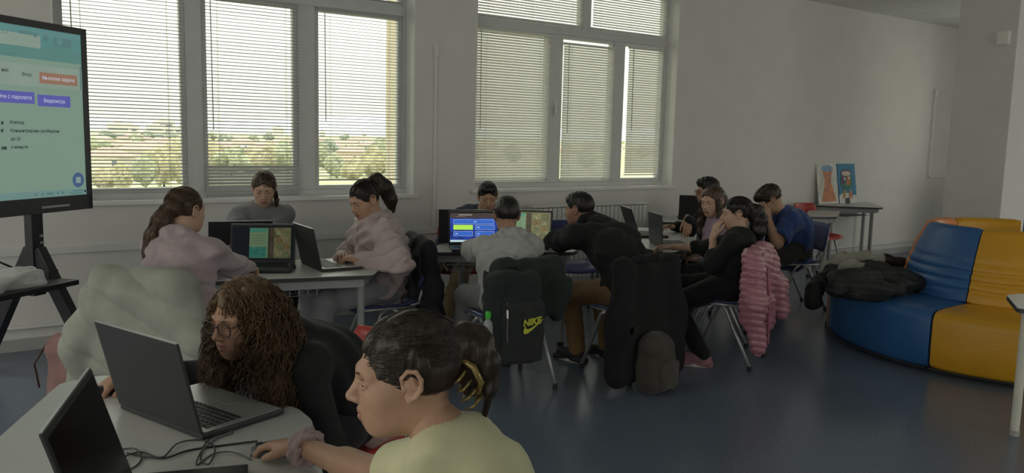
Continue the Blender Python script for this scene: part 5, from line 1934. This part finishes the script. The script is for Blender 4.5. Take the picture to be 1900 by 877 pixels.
ok &= ~((np.abs(st[:, 0]) < .062) & (st[:, 1] > .018) & (st[:, 2] < .088))
st = st[ok]; n = len(st)
m = 44
T = np.linspace(0, 1, m)
wst = L2.o + st @ L2.R
loc = (st - ctr) / rad
# sideways direction away from the face, in the head frame; strands leave the scalp, slide round the skull and drop
side = np.sign(st[:, 0] + RNG.normal(size=n) * .02)
outw = np.stack([side * (.6 + .4 * np.abs(loc[:, 0])), np.minimum(loc[:, 1], -.05) * .9, np.zeros(n)], 1)
outw /= np.linalg.norm(outw, axis=1)[:, None]
length = RNG.uniform(.24, .42, n)
path = np.zeros((n, m, 3))
for j, t in enumerate(T):
    drop = length * max(0, t) ** 1.15
    spread = .085 * (1 - math.exp(-3.2 * t)) + .02 * t
    p = st + outw * (spread * RNG.uniform(.75, 1.0, n)[:, None] if j == 0 else spread * amp_[:, None])
    if j == 0:
        amp_ = RNG.uniform(.35, 1.15, n)
    w = L2.o + p @ L2.R
    w = w + drop[:, None] * V(0, 0, -1) * (1 - np.maximum(0, loc[:, 2]) * .25)[:, None]
    # keep outside the skull
    q = ((w - L2.o) @ L2.R.T - ctr) / (rad * 1.02)
    nr = np.linalg.norm(q, axis=1)
    inside = nr < 1
    q[inside] /= nr[inside][:, None]
    w2 = L2.o + (q * rad * 1.02 + ctr) @ L2.R
    w = np.where(inside[:, None], w2, w)
    path[:, j] = w
ph = RNG.uniform(0, 6.28, n); fq = RNG.uniform(26, 46, n)
am = RNG.uniform(.004, .011, n)[:, None] * np.minimum(1, T * 3)[None, :]
path[:, :, 0] += am * np.sin(ph[:, None] + fq[:, None] * T[None] * length[:, None] * 3)
path[:, :, 1] += am * np.cos(ph[:, None] + fq[:, None] * T[None] * length[:, None] * 3)
path[:, :, 2] += .6 * am * np.sin(1.3 * ph[:, None] + 1.7 * fq[:, None] * T[None] * length[:, None])
hparts.append(strands(path, .0016, .0008))
link('hair', np_mesh('hair', hparts), MATS['hair_curly'], PP['P2']['root'], True)

# ---- claw clip and scrunchie of P1
L1 = PP['P1']['L']
cl = MB()
for s_ in (-1, 1):
    cl.tube([L1(s_ * .030, -.100, .030), L1(s_ * .046, -.128, .012), L1(s_ * .046, -.140, -.020), L1(s_ * .030, -.130, -.056)], [.005, .0065, .006, .004], 8)
    for j in range(5):
        t = j / 4
        p = L1(s_ * (.036 + .010 * math.sin(math.pi * t)), -.104 - .034 * t, .024 - .074 * t)
        q = L1(s_ * (.050 + .006 * math.sin(math.pi * t)), -.090 - .030 * t, .010 - .074 * t)
        r = L1(s_ * .034, -.078 - .030 * t, -.002 - .070 * t)
        cl.tube([p, q, r], [.0036, .003, .0018], 6)
cl.tube([L1(-.012, -.160, -.002), L1(.012, -.160, -.002)], .006, 8)
cl.build('claw_clip', mat('tortoise_gold', (.20, .15, .05), .25, .45, var=.5, scale=90), PP['P1']['root'], True, smooth=True)
w_, e_ = PP['P1']['wr'][1], PP['P1']['elb'][1]
ax = unit(w_ - e_); c_ = w_ - ax * .030
a1 = unit(np.cross(ax, V(0, 0, 1))); a2 = np.cross(ax, a1)
sc_ = SDF()
ring = [c_ + (a1 * math.cos(t) + a2 * math.sin(t)) * .034 + ax * .004 * math.sin(5 * t) for t in np.linspace(0, 2 * math.pi, 17)]
sc_.chain(ring, [.0135] * 17, .01)
link('scrunchie', np_mesh('scrunchie', [sc_.mesh(.0024, folds(.0035, 260, 2))]), cloth('satin_mauve', (.30, .22, .23), .5), PP['P1']['root'], True)
# ================================================================== COATS, BAGS AND SMALL THINGS
class Fr:
    """a chair's frame: x to its right, y forward, z up"""

    def __init__(self, key=None, o=None, hd=0):
        if key:
            o, hd = CH[key]
        self.o = np.array(o, float)
        self.f, self.r = hdir(hd), -hleft(hd)
        self.R = np.array([self.r, self.f, V(0, 0, 1)])

    def __call__(self, x, y, z):
        return self.o + x * self.r + y * self.f + V(0, 0, z)


def rolls(fr, pitch, amp, fold_amp=.006, seed=1, freq=30, slant=0.0):
    """quilted puffer channels plus soft folds"""
    fo = folds(fold_amp, freq, seed)

    def post(P):
        z = P[:, 2] + slant * ((P - fr.o) @ fr.r)
        return -amp * (np.abs(np.sin(z * math.pi / pitch)) ** .6 - .6) + fo(P)
    return post


def soft(name, s, res, m, label, cat, post=None, parent=None):
    o = link(name, np_mesh(name, [s.mesh(res, post)]), m, parent, True)
    if parent is None:
        tag(o, label, cat)
    return o


# pale green padded coat over the chair of the pink hoodie
f = Fr('P3')
s = SDF()
s.box(f(-.01, -.285, .60), (.255, .085, .245), f.R, .075, .03)
s.box(f(0, -.20, .70), (.24, .04, .14), f.R, .035, .03)
s.chain([f(-.20, -.27, .78), f(-.315, -.30, .52), f(-.34, -.27, .26)], [.085, .092, .075], .05)
s.chain([f(.20, -.27, .78), f(.29, -.28, .55), f(.30, -.24, .34)], [.075, .085, .07], .05)
s.cone(f(-.19, -.27, .835), f(.19, -.27, .835), .052, .052, .05)
rt = root('coat', f(0, -.28, .2), 'pale green padded coat hung over a chair back', 'coat')
soft('shell', s, .009, cloth('padding_sage', (.29, .30, .265), .6, sheen=0), None, None, rolls(f, .17, .016, .006, 31, 22, .55), rt)
s = SDF(); s.chain([f(-.36, -.27, .235), f(-.36, -.27, .20)], [.062, .058], .01)
soft('cuff', s, .008, cloth('padding_sage_dark', (.30, .31, .27), .6, sheen=0), None, None, None, rt)

# black jacket on the windbreaker's chair
f = Fr('P5')
s = SDF()
s.box(f(0, -.262, .62), (.215, .036, .24), f.R, .04, .03)
s.chain([f(-.16, -.28, .80), f(-.22, -.29, .52), f(-.20, -.32, .26)], [.045, .055, .05], .05)
s.chain([f(.16, -.28, .80), f(.21, -.28, .55), f(.21, -.30, .34)], [.05, .065, .055], .05)
s.box(f(-.04, -.295, .34), (.19, .05, .13), f.R, .05, .05)
rt = root('jacket', f(0, -.28, .2), 'black jacket slung over the windbreaker\'s chair', 'jacket')
soft('shell', s, .009, cloth('jacket_charcoal', (.022, .023, .028), sheen=.05), None, None, folds(.012, 30, 33), rt)
b_ = MB()
p_ = f(-.12, -.352, .40)
b_.lathe([(.001, -.004), (.008, -.003), (.008, .003), (.001, .004)], p_, 10).build('snap_button', M_silver, rt, True)

# dark green jacket on the grey hoodie's chair
f = Fr(o=Fr('P7')(0, 0, -.055), hd=CH['P7'][1])
s = SDF()
s.box(f(-.02, -.285, .70), (.215, .055, .165), f.R, .05, .03)
s.chain([f(-.18, -.27, .82), f(-.22, -.29, .64), f(-.22, -.28, .46)], [.045, .062, .05], .05)
s.chain([f(.16, -.27, .82), f(.20, -.30, .68), f(.17, -.31, .54)], [.050, .070, .05], .05)
s.cone(f(-.18, -.265, .83), f(.17, -.265, .835), .042, .042, .04)
rt = root('jacket', f(0, -.28, .4), 'dark green jacket under the backpack on a chair', 'jacket')
soft('shell', s, .008, cloth('jacket_green', (.020, .030, .027), sheen=.05), None, None, folds(.010, 34, 35), rt)

# backpack with yellow emblem
f = Fr(o=Fr('P7')(-.165, .055, .035), hd=CH['P7'][1])
BP = root('backpack', f(.0, -.42, .19), 'black backpack with a yellow logo hanging on the chair', 'backpack')
M_bp = cloth('bag_black', (.020, .025, .026), sheen=.05)
s = SDF()
s.box(f(.01, -.425, .47), (.165, .095, .27), f.R, .07, .03)
soft('main_body', s, .008, M_bp, None, None, folds(.007, 32, 37), BP)
s = SDF(); s.box(f(.03, -.515, .40), (.13, .038, .175), f.R, .03, .02)
soft('front_pocket', s, .007, cloth('bag_black2', (.026, .030, .031), sheen=.05), None, None, folds(.004, 34, 38), BP)
s = SDF(); s.box(f(-.155, -.42, .33), (.05, .07, .11), f.R, .03, .02)
soft('side_pocket', s, .007, M_bp, None, None, folds(.004, 40, 39), BP)
MB().tube([f(-.075, -.527, .58), f(-.085, -.557, .50), f(-.085, -.556, .42), f(-.08, -.556, .36)], .004, 6).build('zip', mat('zip_grey', (.10, .10, .11), .4), BP, True)
MB().tube([f(-.088, -.558, .545), f(-.088, -.562, .50)], .006, 6).build('zip_pull', M_silver, BP, True)
MB().tube([f(-.04, -.40, .72), f(-.03, -.41, .765), f(.05, -.41, .765), f(.06, -.40, .72)], .009, 8).build('handle_loop', M_bp, BP, True, smooth=True)
for sx in (-1, 1):
    MB().tube([f(sx * .10, -.34, .66), f(sx * .11, -.33, .715), f(sx * .11, -.31, .72), f(sx * .11, -.30, .66)], .020, 8, flat=.35).build('strap', M_bp, BP, True, smooth=True)
M_yel = mat('print_yellow', (.50, .52, .045), .6, var=.04)
ro = f(.070, -.5585, .455)
# face of the pocket: x right, z up, outwards -y
Mw = Matrix([[f.r[0], 0, -f.f[0], ro[0]], [f.r[1], 0, -f.f[1], ro[1]], [0, 1, 0, ro[2]], [0, 0, 0, 1]]) @ Matrix.Rotation(math.radians(6), 4, 'Z')
text_mesh('logo_text', 'NIKE', .052, M_yel, Mw @ Matrix.Translation((-.004, .012, .004)), BP, bold=.0022, shear=.25)
sw_ = [(1.0, .98), (.62, .52), (.40, .26), (.24, .10), (.12, .03), (.04, .06), (0, .18), (.02, .36), (.07, .52), (.15, .68), (.13, .52), (.15, .42), (.23, .37), (.36, .42), (.60, .62)]
W4 = Mw @ Matrix.Translation((-.062, -.052, .004))
MB().add([tuple(W4 @ Vector((x * .145, y * .075, 0))) for x, y in sw_] + [tuple(W4 @ Vector((x * .145, y * .075, -.003))) for x, y in sw_],
         [(0, 1, 14), (1, 2, 13, 14), (2, 3, 12, 13), (3, 4, 11, 12), (4, 5, 6, 11), (6, 7, 10, 11), (7, 8, 9, 10)]).build('logo_mark', M_yel, BP, True)
# drink bottle in the side pocket
bo = f(-.165, -.475, .34)
rt = root('drink_bottle', bo, 'small clear bottle with green cap in the backpack side pocket', 'bottle')
MB().lathe([(.001, 0), (.028, .003), (.030, .02), (.030, .10), (.026, .125), (.014, .140), (.013, .15)], bo, 16).build('bottle_body', mat('clear_plastic', (.50, .54, .55), .15, alpha=.6), rt, True, smooth=True)
MB().lathe([(.017, .147), (.018, .152), (.018, .175), (.015, .186), (.004, .188)], bo, 14).build('cap', mat('cap_green', (.06, .45, .05), .4), rt, True, smooth=True)

# long black coat on the black hoodie's chair
f = Fr(o=Fr('P8')(-.165, .02, -.075), hd=CH['P8'][1])
s = SDF()
s.box(f(.045, -.30, .54), (.245, .05, .33), f.R, .045, .03)
s.cone(f(-.20, -.28, .845), f(.25, -.28, .855), .040, .044, .04)
s.chain([f(-.15, -.29, .78), f(-.19, -.32, .52), f(-.20, -.33, .22)], [.05, .065, .07], .10)
s.chain([f(.22, -.28, .80), f(.27, -.30, .54), f(.28, -.31, .24)], [.05, .055, .05], .08)
s.box(f(.02, -.325, .31), (.27, .055, .18), f.R, .05, .12)
rt = root('coat', f(0, -.3, .12), 'long black coat covering a chair back', 'coat')
soft('shell', s, .009, cloth('wool_black', (.011, .011, .013), sheen=.03), None, None, folds(.013, 26, 41, (1, 1, .35)), rt)
s = SDF(); s.chain([f(-.16, -.305, .872), f(-.05, -.325, .885), f(.08, -.32, .885), f(.17, -.30, .88)], [.02, .026, .026, .022], .02)
soft('collar', s, .007, cloth('wool_black', (.011, .011, .013)), None, None, None, rt)

# grey-brown rucksack slumped against that coat
g_ = V(3.50, 3.45, 0)
fb = Fr(o=g_, hd=-18)
rt = root('rucksack', g_, 'slumped grey-brown rucksack on the floor by the black coat', 'bag')
s = SDF()
s.box(fb(0, 0, .17), (.135, .085, .17), fb.R, .075, .03)
s.ell(fb(-.02, .015, .31), (.11, .07, .08), fb.R, .05)
s.box(fb(0, 0, -.1), (.3, .3, .0995), fb.R, .001, .002, 's')
soft('main_body', s, .008, cloth('canvas_taupe', (.050, .045, .038)), None, None, folds(.010, 30, 43), rt)
s = SDF(); s.box(fb(.02, -.085, .12), (.10, .032, .085), fb.R, .025, .02)
soft('pocket', s, .008, cloth('canvas_taupe2', (.060, .054, .046)), None, None, folds(.005, 40, 44), rt)
MB().tube([fb(.10, -.05, .22), fb(.15, -.06, .13), fb(.155, -.05, .06)], .012, 8, flat=.4).build('strap', M_bp, rt, True, smooth=True)

# shiny pink puffer jacket
f = Fr(o=Fr('P11')(-.245, .03, -.02), hd=CH['P11'][1])
s = SDF()
s.box(f(.04, -.30, .60), (.27, .060, .22), f.R, .05, .03)
s.cone(f(-.17, -.28, .83), f(.23, -.28, .84), .046, .05, .04)
s.chain([f(-.15, -.30, .78), f(-.215, -.34, .54), f(-.16, -.36, .24)], [.055, .068, .050], .05)
s.chain([f(.22, -.29, .79), f(.29, -.36, .58), f(.32, -.40, .40)], [.055, .075, .062], .05)
s.box(f(.05, -.345, .42), (.14, .055, .12), f.R, .045, .05)
rt = root('puffer_jacket', f(0, -.3, .2), 'shiny pink puffer jacket over a chair back', 'jacket')
soft('shell', s, .0062, mat('nylon_pink_shiny', (.37, .165, .21), .33, var=.06, scale=6, bump=.15, bscale=45, spec=.5), None, None, rolls(f, .044, .010, .008, 45, 32, .25), rt)
s = SDF(); s.chain([f(-.11, -.385, .74), f(-.10, -.405, .52), f(-.085, -.41, .26)], [.010, .010, .008], .004)
soft('zip_facing', s, .005, mat('nylon_pink_edge', (.36, .12, .18), .35), None, None, None, rt)

# jackets dropped on the sofa
fs = Fr(o=SO, hd=0)


def sp_(ang, r, z):
    a = math.radians(ang)
    return V(SO[0] + r * math.cos(a), SO[1] + r * math.sin(a), z)


A3 = lambda *pp: [atz(px, py, z) for px, py, z in pp]
s = SDF()
s.chain(A3((1712, 525, .50), (1670, 518, .53), (1625, 515, .54), (1580, 520, .53), (1552, 532, .50)), [.060, .085, .095, .085, .065], .06)
s.chain(A3((1690, 495, .53), (1640, 490, .56), (1595, 500, .55)), [.06, .075, .06], .06)
s.chain(A3((1688, 530, .49), (1635, 540, .49), (1585, 540, .48)), [.05, .060, .055], .05)
s.chain([atz(1556, 525, .51), sp_(134, 1.30, .49), sp_(137, 1.42, .40), sp_(140, 1.47, .27)], [.058, .062, .066, .056], .05)
rt = root('puffer_jacket', sp_(152, 1.0, .43), 'black puffer jacket sprawled on the blue sofa seat', 'jacket')
soft('shell', s, .007, mat('nylon_black', (.026, .027, .028), .6, var=.15, bump=.12, bscale=40, spec=.3), None, None, rolls(fs, .045, .006, .016, 47, 40), rt)
s = SDF()
s.chain(A3((1535, 497, .53), (1560, 484, .58), (1595, 478, .62), (1632, 480, .63)), [.036, .048, .046, .034], .05, lat=V(.3, .9, 0), sx=1.5)
s.chain(A3((1530, 505, .50), (1575, 495, .57), (1618, 492, .60)), [.030, .038, .034], .04)
rt = root('cardigan', atz(1580, 495, .5), 'crumpled light grey cardigan on top of the black jacket', 'jacket')
soft('shell', s, .0065, cloth('jersey_stone', (.36, .35, .31)), None, None, folds(.016, 50, 49), rt)

# pink bag beyond the front table
g_ = atz(138, 745, 0)
g_ = V(atz(140, 690, .22)[0], atz(140, 690, .22)[1], 0)
fb = Fr(o=g_, hd=30)
rt = root('school_bag', g_, 'dusty pink school bag on the floor beyond the front table', 'bag')
s = SDF()
s.box(fb(0, 0, .21), (.13, .08, .21), fb.R, .07, .03)
s.ell(fb(-.02, -.03, .36), (.10, .07, .06), fb.R, .04)
s.box(fb(0, 0, -.1), (.3, .3, .0995), fb.R, .001, .002, 's')
soft('main_body', s, .008, cloth('canvas_rose', (.33, .19, .18)), None, None, folds(.010, 34, 51), rt)
MB().tube([fb(-.13, -.03, .38), fb(-.185, -.05, .28), fb(-.17, -.04, .15)], .016, 8, flat=.35).build('strap', cloth('strap_maroon', (.10, .05, .05)), rt, True, smooth=True)
MB().tube([fb(-.03, 0, .41), fb(0, 0, .455), fb(.03, 0, .41)], .009, 8).build('handle_loop', cloth('strap_maroon', (.10, .05, .05)), rt, True, smooth=True)
